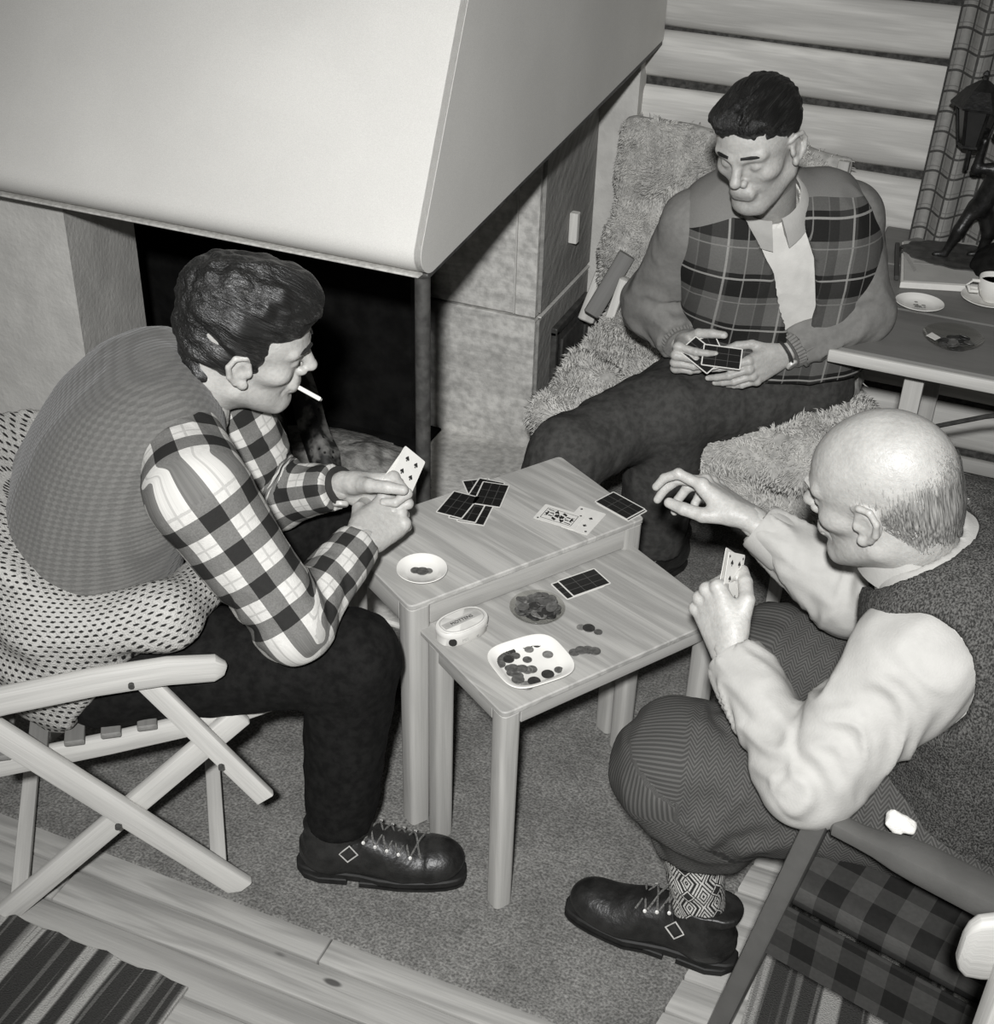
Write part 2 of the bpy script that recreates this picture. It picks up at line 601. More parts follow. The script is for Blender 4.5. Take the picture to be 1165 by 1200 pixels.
def hair_mat(name, g, hi, sc=150):
    b = NB(name); x, y, z = b.sep(b.attr())[:3]
    st = b.noise(b.comb(b.m('MULTIPLY', x, 7.0), b.m('MULTIPLY', y, sc * 3), b.m('MULTIPLY', z, sc * 3)), 1.0, 3, 0.6, 0.4)
    lo = b.noise(b.comb(b.m('MULTIPLY', x, 14.0), b.m('MULTIPLY', y, 50.0), b.m('MULTIPLY', z, 50.0)), 1.0, 2)
    gg = b.mix(b.m('MULTIPLY', b.ramp(st, 0.42, 0.75), b.ramp(lo, 0.4, 0.66)), g, hi)
    b.bump(st, 0.003); return b.done(gg, 0.42, 0.5)


M['hair_dark'] = hair_mat('dark_hair', 0.010, 0.045)
M['hair_black'] = hair_mat('black_slick_hair', 0.009, 0.04)
b = NB('short_grey_hair'); x, y, z = b.sep(b.attr())[:3]
st = b.noise(b.comb(b.m('MULTIPLY', x, 30.0), b.m('MULTIPLY', y, 520.0), b.m('MULTIPLY', z, 520.0)), 1.0, 3)
lo_ = b.noise(b.attr(), 34, 3)
al = b.m('GREATER_THAN', b.m('ADD', b.m('ADD', b.m('MULTIPLY', st, 0.9), b.m('MULTIPLY', lo_, 0.55)), b.m('MULTIPLY', b.fac('cover'), 0.50)), 1.02)
tr = b.n('BsdfTransparent'); mx = b.n('MixShader'); b.put(mx.inputs[0], al)
b.nt.links.new(tr.outputs[0], mx.inputs[1]); b.nt.links.new(b.bs.outputs[0], mx.inputs[2]); b.nt.links.new(mx.outputs[0], b.out.inputs[0])
b.bump(st, 0.0015)
M['hair_grey'] = b.done(b.mix(b.ramp(st, 0.3, 0.75), 0.05, 0.30), 0.6, 0.3)


def check_shirt(name):
    b = NB(name); x, y, z = b.sep(b.attr())[:3]
    P = 0.0667
    a = b.band(x, P, 0.46); c = b.band(y, P, 0.46)
    a2 = b.band(x, P, 0.05, 0.26); c2 = b.band(y, P, 0.05, 0.26)
    k = b.m('ADD', a, c)
    tw = b.noise(b.attr(), 420, 1)
    g = b.mix(b.m('MULTIPLY', k, 0.5), 0.50, 0.02)
    mid = b.m('MULTIPLY', b.m('COMPARE', k, 1.0, 0.1), b.mix(tw, 0.09, 0.18))
    g = b.m('ADD', b.m('MULTIPLY', g, b.m('SUBTRACT', 1.0, b.m('COMPARE', k, 1.0, 0.1))), mid)
    g = b.mix(b.m('MULTIPLY', b.m('MAXIMUM', a2, c2), 0.35), g, 0.15)
    g = b.m('MULTIPLY', g, b.mix(b.noise(b.attr(), 160, 3), 0.85, 1.15))
    b.bump(b.noise(b.attr(), 500, 2), 0.0006)
    return b.done(g, 0.85, 0.15)


M['check'] = check_shirt('checked_flannel')
M['vest_knit'] = knit('grey_diamond_knit', 0.122, 360, 0.15, 0.62, 0.0009)
# fleck sweater
b = NB('fleck_sweater'); x, y, z = b.sep(b.attr())[:3]
py = b.m('DIVIDE', y, 0.0108); row = b.m('FLOOR', py); fy = b.m('FRACT', b.m('ADD', py, 100.0))
px = b.m('ADD', b.m('DIVIDE', x, 0.0120), b.m('MULTIPLY', row, 0.5)); fx = b.m('FRACT', b.m('ADD', px, 100.0))
wob = b.m('MULTIPLY', b.m('SUBTRACT', b.noise(b.attr(), 220, 2), 0.5), 0.35)
dd = b.m('SQRT', b.m('ADD', b.m('POWER', b.m('MULTIPLY', b.m('SUBTRACT', b.m('ADD', fx, wob), 0.5), 0.95), 2.0), b.m('POWER', b.m('MULTIPLY', b.m('SUBTRACT', fy, 0.5), 1.15), 2.0)))
g = b.mix(b.ramp(dd, 0.20, 0.33), 0.02, 0.42)
h = b.noise(b.attr(), 330, 2)
b.bump(h, 0.003)
M['fleck'] = b.done(b.m('MULTIPLY', g, b.mix(h, 0.6, 1.3)), 0.95, 0.1)
M['black_trouser'] = plain('black_wool', 0.0075, 0.9, 0.12, 0.4, 60, 0.0006, 600)
M['dark_trouser'] = plain('dark_twill', 0.050, 0.9, 0.12, 0.25, 60, 0.0006, 600)
M['jacket'] = plain('grey_jersey', 0.185, 0.88, 0.15, 0.08, 80, 0.0006, 700)
# plaid of the jacket front
b = NB('jacket_plaid'); x, y, z = b.sep(b.attr())[:3]
P = 0.135
a = b.band(x, P, 0.50, 0.1); c = b.band(y, P, 0.44, 0.62)
g = b.m('ADD', b.m('MULTIPLY', a, -0.030), b.m('MULTIPLY', c, -0.085)); g = b.m('MAXIMUM', b.m('ADD', g, 0.125), 0.016)
a3 = b.band(x, P, 0.16, 0.28); g = b.m('MULTIPLY', g, b.mix(a3, 1.0, 0.6))
for (ax_, per, off, wd, val) in ((x, P, 0.55, 0.035, 0.30), (x, P, 0.85, 0.022, 0.2), (y, P, 0.30, 0.035, 0.32), (y, P, 0.75, 0.022, 0.2)):
    g = b.mix(b.m('MULTIPLY', b.band(ax_, per, wd, off), 0.8), g, val)
g = b.m('MULTIPLY', g, b.mix(b.noise(b.attr(), 240, 3), 0.8, 1.2))
b.bump(b.noise(b.attr(), 600, 2), 0.0006)
mask = b.m('GREATER_THAN', b.fac('panel'), 0.0)
M['jacket_mix'] = b.done(b.mix(mask, b.m('MULTIPLY', 0.185, b.mix(b.noise(b.attr(), 300, 2), 0.9, 1.1)), g), 0.88, 0.15)
M['shirt_white'] = plain('white_cotton', 0.36, 0.75, 0.25, 0.05, 30, 0.0005, 300)
M['shirt_cream'] = plain('cream_cotton', 0.60, 0.75, 0.25, 0.06, 30, 0.0005, 300)
b = NB('tweed_vest'); x, y, z = b.sep(b.attr())[:3]
h = b.noise(b.comb(b.m('MULTIPLY', x, 420.0), b.m('MULTIPLY', y, 240.0), b.m('MULTIPLY', z, 420.0)), 1.0, 3)
b.bump(h, 0.003); M['tweed'] = b.done(b.mix(b.ramp(h, 0.33, 0.70), 0.020, 0.115), 0.95, 0.1)
b = NB('herringbone'); x, y, z = b.sep(b.attr())[:3]
zz = b.m('ADD', y, b.m('MULTIPLY', b.tri(x, 0.011), 0.8))
st = b.band(zz, 0.0044, 0.5)
b.bump(st, 0.0004)
M['herring'] = b.done(b.m('MULTIPLY', b.mix(st, 0.044, 0.080), b.mix(b.noise(b.attr(), 60, 3), 0.8, 1.2)), 0.92, 0.1)
# patterned sock: bands of diamonds and stars
b = NB('pattern_sock'); x, y, z = b.sep(b.attr())[:3]
P = 0.0667
fx = b.m('PINGPONG', y, P / 2); fx = b.m('DIVIDE', fx, P / 2)
fy = b.m('PINGPONG', x, P / 2); fy = b.m('DIVIDE', fy, P / 2)
d1 = b.m('ADD', fx, fy)
lozenge = b.m('LESS_THAN', d1, 0.55); ring = b.m('MULTIPLY', b.m('GREATER_THAN', d1, 0.36), b.m('LESS_THAN', d1, 0.46))
star = b.m('LESS_THAN', b.m('FRACT', b.m('MULTIPLY', b.m('ABSOLUTE', b.m('SUBTRACT', b.m('MULTIPLY', fx, 1.7), fy)), 2.6)), 0.42)
k = b.mix(lozenge, star, b.m('SUBTRACT', 1.0, ring))
kn = b.noise(b.comb(b.m('MULTIPLY', x, 260.0), b.m('MULTIPLY', y, 330.0), 0.0), 1.0, 2)
b.bump(kn, 0.0018)
M['sock'] = b.done(b.m('MULTIPLY', b.mix(k, 0.5, 0.028), b.mix(kn, 0.65, 1.3)), 0.95, 0.1)
M['sock_dark'] = plain('dark_grey_sock', 0.045, 0.95, 0.1, 0.3, 200, 0.001, 500)
M['leather'] = plain('black_leather', 0.013, 0.42, 0.5, 0.4, 35, 0.0012, 120)
M['sole'] = plain('boot_sole', 0.012, 0.6, 0.3, 0.3, 50)
M['lace'] = plain('boot_lace', 0.12, 0.7, 0.3, 0.5, 300)
M['metal'] = plain('worn_metal', 0.45, 0.35, 0.5, 0.2, 100)
M['iron'] = plain('cast_iron', 0.05, 0.5, 0.45, 0.35, 40, 0.0008, 160)
M['strap'] = plain('watch_strap', 0.03, 0.5, 0.4)
M['paper_white'] = plain('white_card', 0.66, 0.55, 0.3, 0.03, 60)
M['ink'] = plain('printed_ink', 0.02, 0.5, 0.3, 0.2)
M['ink_grey'] = plain('printed_red_ink', 0.16, 0.5, 0.3, 0.2)
b = NB('card_back'); x, y, z = b.sep(b.attr())[:3]
ax_, ay_ = b.m('ABSOLUTE', x), b.m('ABSOLUTE', y)
inn = b.m('MULTIPLY', b.m('LESS_THAN', ax_, 0.0262), b.m('LESS_THAN', ay_, 0.0412))
ln = b.m('MAXIMUM', b.m('LESS_THAN', b.m('ABSOLUTE', b.m('SUBTRACT', ax_, 0.009)), 0.0006), b.m('LESS_THAN', b.m('ABSOLUTE', b.m('SUBTRACT', ay_, 0.0135)), 0.0006))
M['card_back'] = b.done(b.mix(inn, 0.62, b.mix(b.m('MULTIPLY', ln, 0.8), 0.010, 0.09)), 0.45, 0.4)
M['china'] = plain('white_china', 0.72, 0.18, 0.5, 0.02, 20)
M['coin'] = plain('dull_coin', 0.085, 0.42, 0.5, 0.35, 130)
M['coin_bright'] = plain('brass_coin', 0.17, 0.4, 0.5, 0.3, 130)
M['coin_dark'] = plain('dark_coin', 0.028, 0.45, 0.5, 0.3, 130)
for _k in ('coin', 'coin_bright', 'coin_dark'):
    M[_k].node_tree.nodes['Principled BSDF'].inputs['Metallic'].default_value = 0.0
M['tin'] = plain('printed_tin', 0.58, 0.35, 0.5, 0.05, 40)
M['tin_grey'] = plain('tin_grey_print', 0.33, 0.4, 0.5, 0.05)
b = NB('glass')
gl = b.n('BsdfGlass'); gl.inputs['Roughness'].default_value = 0.02; gl.inputs['IOR'].default_value = 1.45; gl.inputs['Color'].default_value = (0.96, 0.96, 0.95, 1)
tr = b.n('BsdfTransparent'); tr.inputs[0].default_value = (0.93, 0.93, 0.92, 1); mx = b.n('MixShader')
fr = b.n('Fresnel'); fr.inputs[0].default_value = 1.45
gs = b.n('BsdfGlossy'); gs.inputs['Roughness'].default_value = 0.05
lw = b.n('LayerWeight'); lw.inputs[0].default_value = 0.35; b.nt.links.new(b.m('ADD', 0.03, b.m('MULTIPLY', b.m('POWER', lw.outputs['Facing'], 2.5), 0.5)), mx.inputs[0]); b.nt.links.new(tr.outputs[0], mx.inputs[1]); b.nt.links.new(gs.outputs[0], mx.inputs[2]); b.nt.links.new(mx.outputs[0], b.out.inputs[0])
b.nt.nodes.remove(gl); M['glass'] = b.mat
M['table'] = wood('oak_table', 0.39, 0.20, 0.5, 12, 16, 60)
M['table_edge'] = wood('oak_table_edge', 0.36, 0.12, 0.5, 8, 20, 50)
M['chair'] = wood('pale_beech', 0.47, 0.14, 0.5, 9, 18, 45)
M['chair_slat'] = wood('brown_beech', 0.17, 0.14, 0.55, 9, 18, 45)
M['painted'] = plain('grey_paint', 0.085, 0.3, 0.5, 0.08, 18, 0.0004, 120)
M['log'] = wood('hewn_pine_log', 0.60, 0.22, 0.75, 7, 14, 30, 0.11)
M['moss'] = plain('chinking', 0.06, 0.95, 0.1, 0.4, 60, 0.004, 120)
M['board'] = wood('pine_floor_board', 0.33, 0.24, 0.6, 10, 16, 40, 0.06)
M['plank_wall'] = wood('pale_wall_plank', 0.36, 0.15, 0.7, 8, 9, 24)
b = NB('speckled_carpet'); v = b.geo()
n1, n2, n3 = b.noise(v, 190, 3), b.noise(v, 9, 4), b.noise(v, 60, 3)
b.bump(n1, 0.003)
M['carpet'] = b.done(b.m('MULTIPLY', b.m('MULTIPLY', 0.160, b.ramp(n1, 0.3, 0.7, 0.62, 1.4)), b.m('MULTIPLY', b.ramp(n2, 0.3, 0.7, 0.85, 1.12), b.ramp(n3, 0.3, 0.7, 0.85, 1.15))), 0.97, 0.08)
b = NB('hood_enamel'); v = b.geo()
M['hood'] = b.done(b.m('MULTIPLY', 0.60, b.m('MULTIPLY', b.ramp(b.noise(v, 2.2, 4), 0.3, 0.7, 0.94, 1.04), b.ramp(b.noise(v, 600, 2), 0.3, 0.7, 0.93, 1.06))), 0.55, 0.3)
b = NB('lime_plaster'); v = b.geo()
b.bump(b.noise(v, 70, 4), 0.002)
M['plaster'] = b.done(b.m('MULTIPLY', 0.52, b.ramp(b.noise(v, 12, 5), 0.25, 0.75, 0.88, 1.1)), 0.85, 0.15)
b = NB('smoked_stone'); v = b.geo(); x, y, z = b.sep(v)[:3]
st = b.noise(b.comb(b.m('MULTIPLY', x, 4.0), b.m('MULTIPLY', y, 4.0), b.m('MULTIPLY', z, 22.0)), 1.0, 5, 0.65, 0.5)
sp = b.noise(v, 45, 4)
soot = b.m('MULTIPLY', b.ramp(b.m('ADD', x, b.m('MULTIPLY', b.m('SUBTRACT', b.noise(v, 6, 4), 0.5), 0.16)), -1.43, -1.52), 1.0)
g = b.m('MULTIPLY', b.m('MULTIPLY', 0.52, b.ramp(st, 0.3, 0.7, 0.8, 1.18)), b.ramp(sp, 0.25, 0.7, 0.75, 1.12))
b.bump(sp, 0.003)
M['stone'] = b.done(b.mix(soot, g, 0.03), 0.85, 0.15)
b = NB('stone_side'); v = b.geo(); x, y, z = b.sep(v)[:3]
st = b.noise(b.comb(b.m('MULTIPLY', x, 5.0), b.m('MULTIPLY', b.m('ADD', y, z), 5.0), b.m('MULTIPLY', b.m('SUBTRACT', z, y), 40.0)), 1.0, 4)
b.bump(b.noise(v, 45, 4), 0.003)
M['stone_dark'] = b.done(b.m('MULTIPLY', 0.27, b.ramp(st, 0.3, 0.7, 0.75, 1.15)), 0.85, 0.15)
M['soot'] = plain('soot', 0.006, 0.9, 0.15, 0.5, 14, 0.003, 40)
M['ash'] = plain('wood_ash', 0.26, 0.97, 0.05, 0.55, 22, 0.006, 60)
b = NB('charred_wood'); v = b.geo()
cr = b.ramp(b.voro(v, 38), 0.02, 0.2); b.bump(cr, 0.006)
M['char'] = b.done(b.m('MULTIPLY', b.mix(b.ramp(b.noise(v, 16, 3), 0.42, 0.62), 0.012, 0.22), cr), 0.6, 0.4)
M['wool'] = plain('sheep_wool', 0.50, 0.95, 0.1, 0.22, 26)
M['wool_hide'] = plain('sheep_hide', 0.36, 0.95, 0.1, 0.2, 60)
M['bronze'] = plain('dark_bronze', 0.011, 0.38, 0.4, 0.5, 50, 0.001, 120)
M['lamp_pane'] = plain('dark_lamp_pane', 0.012, 0.12, 0.5, 0.2)
M['cloth_dark'] = plain('dark_cloth', 0.01, 0.95, 0.1, 0.4, 40)
M['side_top'] = wood('dark_table_top', 0.165, 0.14, 0.5, 8, 10, 30)
M['white_cloth'] = plain('white_linen', 0.72, 0.8, 0.2, 0.05, 60, 0.001, 300)
b = NB('curtain_check'); x, y, z = b.sep(b.attr())[:3]
k = b.m('MAXIMUM', b.band(x, 0.052, 0.15), b.band(y, 0.052, 0.12)); k2 = b.m('MAXIMUM', b.band(x, 0.052, 0.05, 0.65), b.band(y, 0.052, 0.05, 0.72))
g = b.mix(k, 0.26, 0.07); g = b.mix(b.m('MULTIPLY', k2, 0.6), g, 0.11)
b.bump(b.noise(b.attr(), 400, 2), 0.0008)
M['curtain'] = b.done(b.m('MULTIPLY', g, b.mix(b.noise(b.attr(), 90, 3), 0.8, 1.2)), 0.92, 0.1)
b = NB('seat_plaid'); x, y, z = b.sep(b.attr())[:3]
k = b.m('ADD', b.band(x, 0.075, 0.5), b.band(y, 0.075, 0.5))
M['seat_plaid'] = b.done(b.m('MULTIPLY', b.mix(b.m('MULTIPLY', k, 0.5), 0.05, 0.012), b.mix(b.noise(b.attr(), 120, 3), 0.75, 1.25)), 0.95, 0.1)


def rug(name, seed, light):
    b = NB(name); x, y, z = b.sep(b.attr())[:3]
    n = b.noise(b.comb(b.m('MULTIPLY', x, 24.0), 0.0, float(seed)), 1.0, 1, 0.3)
    n2 = b.noise(b.comb(b.m('MULTIPLY', x, 90.0), b.m('MULTIPLY', y, 2.0), 3.0), 1.0, 2)
    w = b.noise(b.comb(b.m('MULTIPLY', x, 260.0), b.m('MULTIPLY', y, 420.0), 0.0), 1.0, 2)
    g = b.mix(b.ramp(n, 0.50, 0.56), 0.045, light)
    g = b.mix(b.m('MULTIPLY', b.ramp(n2, 0.55, 0.62), 0.7), g, 0.15)
    b.bump(w, 0.004)
    return b.done(b.m('MULTIPLY', g, b.mix(w, 0.6, 1.35)), 0.95, 0.1)


M['rug_a'] = rug('rag_weave', 2, 0.38)
M['rug_b'] = rug('rag_weave_dark', 9, 0.30)
M['handle_wood'] = wood('pale_handle', 0.68, 0.1)
M['cig'] = plain('cigarette_paper', 0.75, 0.7, 0.2, 0.03)
M['paper'] = plain('grey_paper', 0.40, 0.8, 0.2, 0.06, 20)
M['book_dark'] = plain('dark_book', 0.05, 0.6, 0.3)
M['crumb'] = plain('dark_crumbs', 0.04, 0.8, 0.2, 0.5, 300)
M['tea_stain'] = plain('painted_flower', 0.2, 0.4, 0.4, 0.3, 200)


# ================================================================== THE SETTING
WALL_Y = 3.65
# floor: a subfloor with separate pine boards in front, carpet behind
fo = MB().slab([(-3.3, 0.3), (1.6, 0.3), (1.6, 3.8), (-3.3, 3.8)], -0.08, -0.031).build('floor', M['plank_wall'])
tag(fo, kind='structure')
y = 0.62; k = 0
while y < 2.16:
    w = 0.079; x = -2.6 - 0.37 * (k % 3)
    while x < 1.4:
        L_ = RNG.uniform(1.3, 2.0); x1 = min(x + L_, 1.5)
        if not (y > 1.40 and x1 < -0.5):
            MB().bar((x, y + w / 2, -0.0165 + RNG.uniform(-.001, .001)), (x1 - 0.002, y + w / 2, -0.0165), w - 0.004, 0.027, r=0.0035, bev=0.001).build('floor_board', M['board'], fo)
        x = x1 + 0.001
        if x1 >= 1.5: break
    y += w; k += 1
car = MB().slab([(-2.6, 1.386), (-0.262, 1.386), (-0.16, 2.0), (-0.12, 2.16), (1.5, 2.16), (1.5, 3.6), (-2.6, 3.6)], -0.0303, 0.0, 0.004).build('carpet', M['carpet'])
tag(car, 'grey speckled carpet under the card tables and the hearth', 'carpet')

# log wall
wb = MB().slab([(-3.3, 3.665), (1.6, 3.665), (1.6, 3.75), (-3.3, 3.75)], -0.03, 2.7).build('wall_back', M['moss'])
tag(wb, kind='structure')
zs = [0.035, 0.195, 0.35, 0.50, 0.655, 0.837, 0.993, 1.139, 1.288, 1.44, 1.60, 1.77, 1.94, 2.11, 2.28, 2.45]
for z0, z1 in zip(zs[:-1], zs[1:]):
    h = z1 - z0
    sec = []
    for (q, zz) in ((0.06, 0.012), (0.015, 0.010), (0.004, 0.018), (-0.006, 0.035), (-0.010, h * 0.5), (-0.006, h - 0.022), (0.004, h - 0.010), (0.015, h - 0.006), (0.06, h - 0.006)):
        sec.append((q, zz))
    path = []; sc = []
    nseg = 26
    for i in range(nseg):
        xx = -1.05 + (2.6) * i / (nseg - 1)
        path.append(V(xx, WALL_Y + 0.004 * math.sin(xx * 5 + z0 * 40), z0 + 0.004 * math.sin(xx * 3.1 + z0 * 17)))
    MB().sweep(path, [(-q, zz) for (q, zz) in sec][::-1], (0, 0, 1)).build('log', M['log'], wb, sharp=50)
MB().bar((-1.0, 3.625, 0.022), (1.5, 3.625, 0.022), 0.02, 0.044, r=0.004).build('baseboard_back', M['plank_wall'])
tag(bpy.data.objects['baseboard_back'], kind='structure')
t1 = MB().slab([(-1.19, 3.60), (-1.045, 3.60), (-1.045, 3.664), (-1.19, 3.664)], 0.0, 1.35, 0.006).build('trim_1', M['plaster'])
tag(t1, kind='structure')
# left wing wall beside the hearth
wl = MB().slab([(-3.3, 2.2), (-1.922, 2.2), (-2.02, 2.56), (-3.3, 2.56)], 0.0, 1.16, 0.006).build('wall_left', M['plaster'])
tag(wl, kind='structure')

# ------------------------------------------------------------------ fireplace
fp = empty('fireplace', (-1.5, 2.7, 0), 'open corner fireplace with a big pale sloping hood on a steel post', 'fireplace')
HX = -1.0                                           # plane of the hood's right side


def hood_profile(off):
    pts = [(2.130 + off, 1.000)]
    for i in range(9):
        a = math.radians(-90 + 116 * i / 8 * -1)
        pts.append((2.139 + 0.052 * math.cos(math.radians(270 - 116 * i / 8)) + 0, 1.046 + 0.046 * math.sin(math.radians(270 - 116 * i / 8))))
    return pts


outer = hood_profile(0)
y1, z1 = outer[-1]
outer.append((y1 + 0.49 * (2.5 - z1), 2.5))
inner = [(p[0] + 0.012, p[1] + 0.004) for p in outer]
n_ = len(outer)
sec = outer + inner[::-1]
vs = [(x_, q[0], q[1]) for x_ in (-3.3, HX) for q in sec]; m_ = len(sec)
fs = [(k, (k + 1) % m_, m_ + (k + 1) % m_, m_ + k) for k in range(m_)]
for i in range(n_ - 1):
    fs.append((i, m_ - 1 - i, m_ - 2 - i, i + 1)); fs.append((m_ + i, m_ + i + 1, m_ + m_ - 2 - i, m_ + m_ - 1 - i))
MB().add(vs, fs).build('hood_front', M['hood'], fp, sharp=40)
# side sheet
side = [(p[0], p[1]) for p in outer[1:]] + [(3.64, 2.5), (3.64, 1.115)]
vs = [(x_, q[0], q[1]) for x_ in (HX - 0.014, HX + 0.001) for q in side]; m_ = len(side)
fs = [(k, m_ + k, m_ + (k + 1) % m_, (k + 1) % m_) for k in range(m_)] + [tuple(range(m_)), tuple(range(2 * m_ - 1, m_ - 1, -1))]
MB().add(vs, fs).build('hood_side', M['hood'], fp, sharp=30)
MB().bar((-3.3, 2.118, 0.9985), (HX - 0.012, 2.118, 0.9985), 0.030, 0.005, r=0.002).build('hood_rim', M['metal'], fp)
MB().bar((HX - 0.008, 2.12, 0.994), (HX - 0.008, 3.64, 1.106), 0.014, 0.012, r=0.002).build('hood_rim', M['iron'], fp)
pb = MB().tube([(-1.012, 2.120, 0.0), (-1.012, 2.120, 0.995)], 0.0155, 18, up=(0, 1, 0)).build('post', M['iron'], fp)
MB().slab([(-1.047, 2.085), (-0.977, 2.085), (-0.977, 2.155), (-1.047, 2.155)], 0.0, 0.01).build('foot_plate', M['iron'], pb)
# masonry: stones with joints
SX0, SX1, SY = -1.60, -1.166, 3.172
MB().slab([(SX0, SY), (SX1, SY), (SX1, 3.6), (SX0, 3.6)], 0.0, 0.428, 0.004).build('stone', M['stone'], fp)
MB().slab([(SX0, SY + .002), (-1.232, SY + .002), (-1.232, 3.6), (SX0, 3.6)], 0.434, 1.12, 0.004).build('stone', M['stone'], fp)
MB().slab([(-1.226, SY - .002), (SX1, SY - .002), (SX1, 3.6), (-1.226, 3.6)], 0.434, 1.1, 0.004).build('stone', M['stone'], fp)
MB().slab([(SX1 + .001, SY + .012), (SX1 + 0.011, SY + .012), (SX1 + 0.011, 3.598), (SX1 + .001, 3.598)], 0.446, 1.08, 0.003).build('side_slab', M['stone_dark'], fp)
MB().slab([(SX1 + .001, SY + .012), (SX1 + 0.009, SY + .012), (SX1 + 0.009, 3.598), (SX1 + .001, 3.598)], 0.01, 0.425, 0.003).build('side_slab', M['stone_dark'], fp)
MB().bar((SX1 + 0.008, SY + .01, 0.435), (SX1 + 0.008, 3.598, 0.435), 0.012, 0.006, r=0.002).build('side_strip', M['plaster'], fp)
MB().bar((-1.229, SY - 0.003, 0.438), (-1.229, SY - 0.003, 1.09), 0.005, 0.008, up=(0, 1, 0), r=0.0015).build('joint_strip', M['plaster'], fp)
MB().bar((SX1 + 0.024, 3.395, 0.585), (SX1 + 0.024, 3.395, 0.675), 0.026, 0.026, up=(0, 1, 0), r=0.004).build('damper_handle', M['handle_wood'], fp)
# oven door on the side
of = MB()
for (a, b_) in (((3.30, .05), (3.30, .345)), ((3.57, .05), (3.57, .345)), ((3.288, .345), (3.582, .345)), ((3.288, .05), (3.582, .05))):
    of.bar((SX1 + .016, a[0], a[1]), (SX1 + .016, b_[0], b_[1]), 0.024, 0.022, up=(1, 0, 0), r=0.004)
of = of.build('oven_frame', M['iron'], fp)
od = MB().bar((SX1 + .014, 3.315, 0.198), (SX1 + .014, 3.557, 0.198), 0.012, 0.265, up=(0, 0, 1), r=0.003).build('oven_door', M['iron'], fp)
MB().bar((SX1 + .023, 3.345, 0.198), (SX1 + .023, 3.527, 0.198), 0.008, 0.205, up=(0, 0, 1), r=0.003).build('door_panel', M['iron'], od)
MB().tube([(SX1 + .022, 3.37, .25), (SX1 + .05, 3.37, .25), (SX1 + .05, 3.37, .16), (SX1 + .022, 3.37, .16)], 0.006, 8).build('latch', M['iron'], od)
# fire room
MB().slab([(-3.0, 3.065), (-1.50, 3.065), (-1.50, 3.17), (-3.0, 3.17)], 0.0, 1.4, 0.004).build('firewall', M['soot'], fp)
MB().slab([(-2.45, 2.55), (-2.06, 2.55), (-2.40, 3.07), (-2.6, 3.07)], 0.0, 1.16, 0.004).build('fire_room_side', M['soot'], fp)
MB().slab([(-2.1, 2.20), (-1.452, 2.20), (-1.452, 3.17), (-2.5, 3.17)], 0.0, 0.018, 0.006).build('hearth_slab', M['soot'], fp)
MB().slab([(-1.448, 2.25), (-1.06, 2.25), (-1.06, 3.17), (-1.448, 3.17)], 0.0, 0.018, 0.006).build('hearth_slab', M['stone'], fp)
MB().bar((-1.145, 3.175, .014), (-1.145, 3.598, .014), .03, .028, r=.004).build('foot_strip', M['plaster'], fp)
# ash heap
def blob_field(name, c, rx, ry, h, material, parent, seed, n=40):
    vs = []; fs = []
    for i in range(n):
        for j in range(n):
            u, w = -1 + 2 * i / (n - 1), -1 + 2 * j / (n - 1)
            r = math.sqrt(u * u + w * w)
            x_, y_ = c[0] + rx * u, c[1] + ry * w
            nz = noise(np.array([[x_ * 9, y_ * 9, seed]]))[0] * 0.5 + noise(np.array([[x_ * 40, y_ * 40, seed]]))[0] * 0.25
            z_ = c[2] + h * max(0, math.cos(min(r, 1) * math.pi / 2)) * (0.8 + nz * 0.8) - (0.004 if r >= 0.97 else 0)
            vs.append((x_, y_, z_))
    for i in range(n - 1):
        for j in range(n - 1): fs.append((i * n + j, (i + 1) * n + j, (i + 1) * n + j + 1, i * n + j + 1))
    return link_mesh(name, np.array(vs), fs, material, parent)


ash = blob_field('ash_heap', (-1.66, 2.80, 0.017), 0.34, 0.24, 0.085, M['ash'], None, 3.3)
tag(ash, 'heap of pale wood ash on the hearth floor', 'ash', kind='stuff')


def fire_log(a, b, r, label):
    a, b = V(*a), V(*b); t = nrm(b - a); mb = MB(); n = 12; N = 9
    ring = [(math.cos(2 * math.pi * k / n) * r * RNG.uniform(.82, 1.1), math.sin(2 * math.pi * k / n) * r * RNG.uniform(.82, 1.1)) for k in range(n)]
    path = [lerp(a, b, i / (N - 1)) + RNG.normal(size=3) * r * 0.06 for i in range(N)]
    mb.sweep(path, ring, (0.3, 0.8, 0.2), bev=r * 0.25, scales=[RNG.uniform(.88, 1.06) for _ in range(N)])
    o = mb.build('charred_log', M['char'], None, sharp=60); tag(o, label, 'log', 'charred logs on the hearth'); return o


fire_log((-1.60, 2.74, 0.045), (-1.86, 2.98, 0.30), 0.045, 'charred black log leaning in the hearth, the right-hand and glossiest one')
fire_log((-1.725, 2.70, 0.045), (-1.93, 2.93, 0.29), 0.036, 'charred black log leaning in the hearth, the middle of three')
fire_log((-1.85, 2.70, 0.045), (-2.02, 2.90, 0.28), 0.036, 'charred black log leaning in the hearth, nearest the left man\'s collar')

# ------------------------------------------------------------------ tables
def top_axes(a, b):
    e = nrm(V(b[0] - a[0], b[1] - a[1])); return e, V(-e[1], e[0])


TA, TB = V(-0.833, 1.687), V(-0.535, 2.145)
TE, TN = top_axes(TA, TB)                            # along the long side, away from the old man


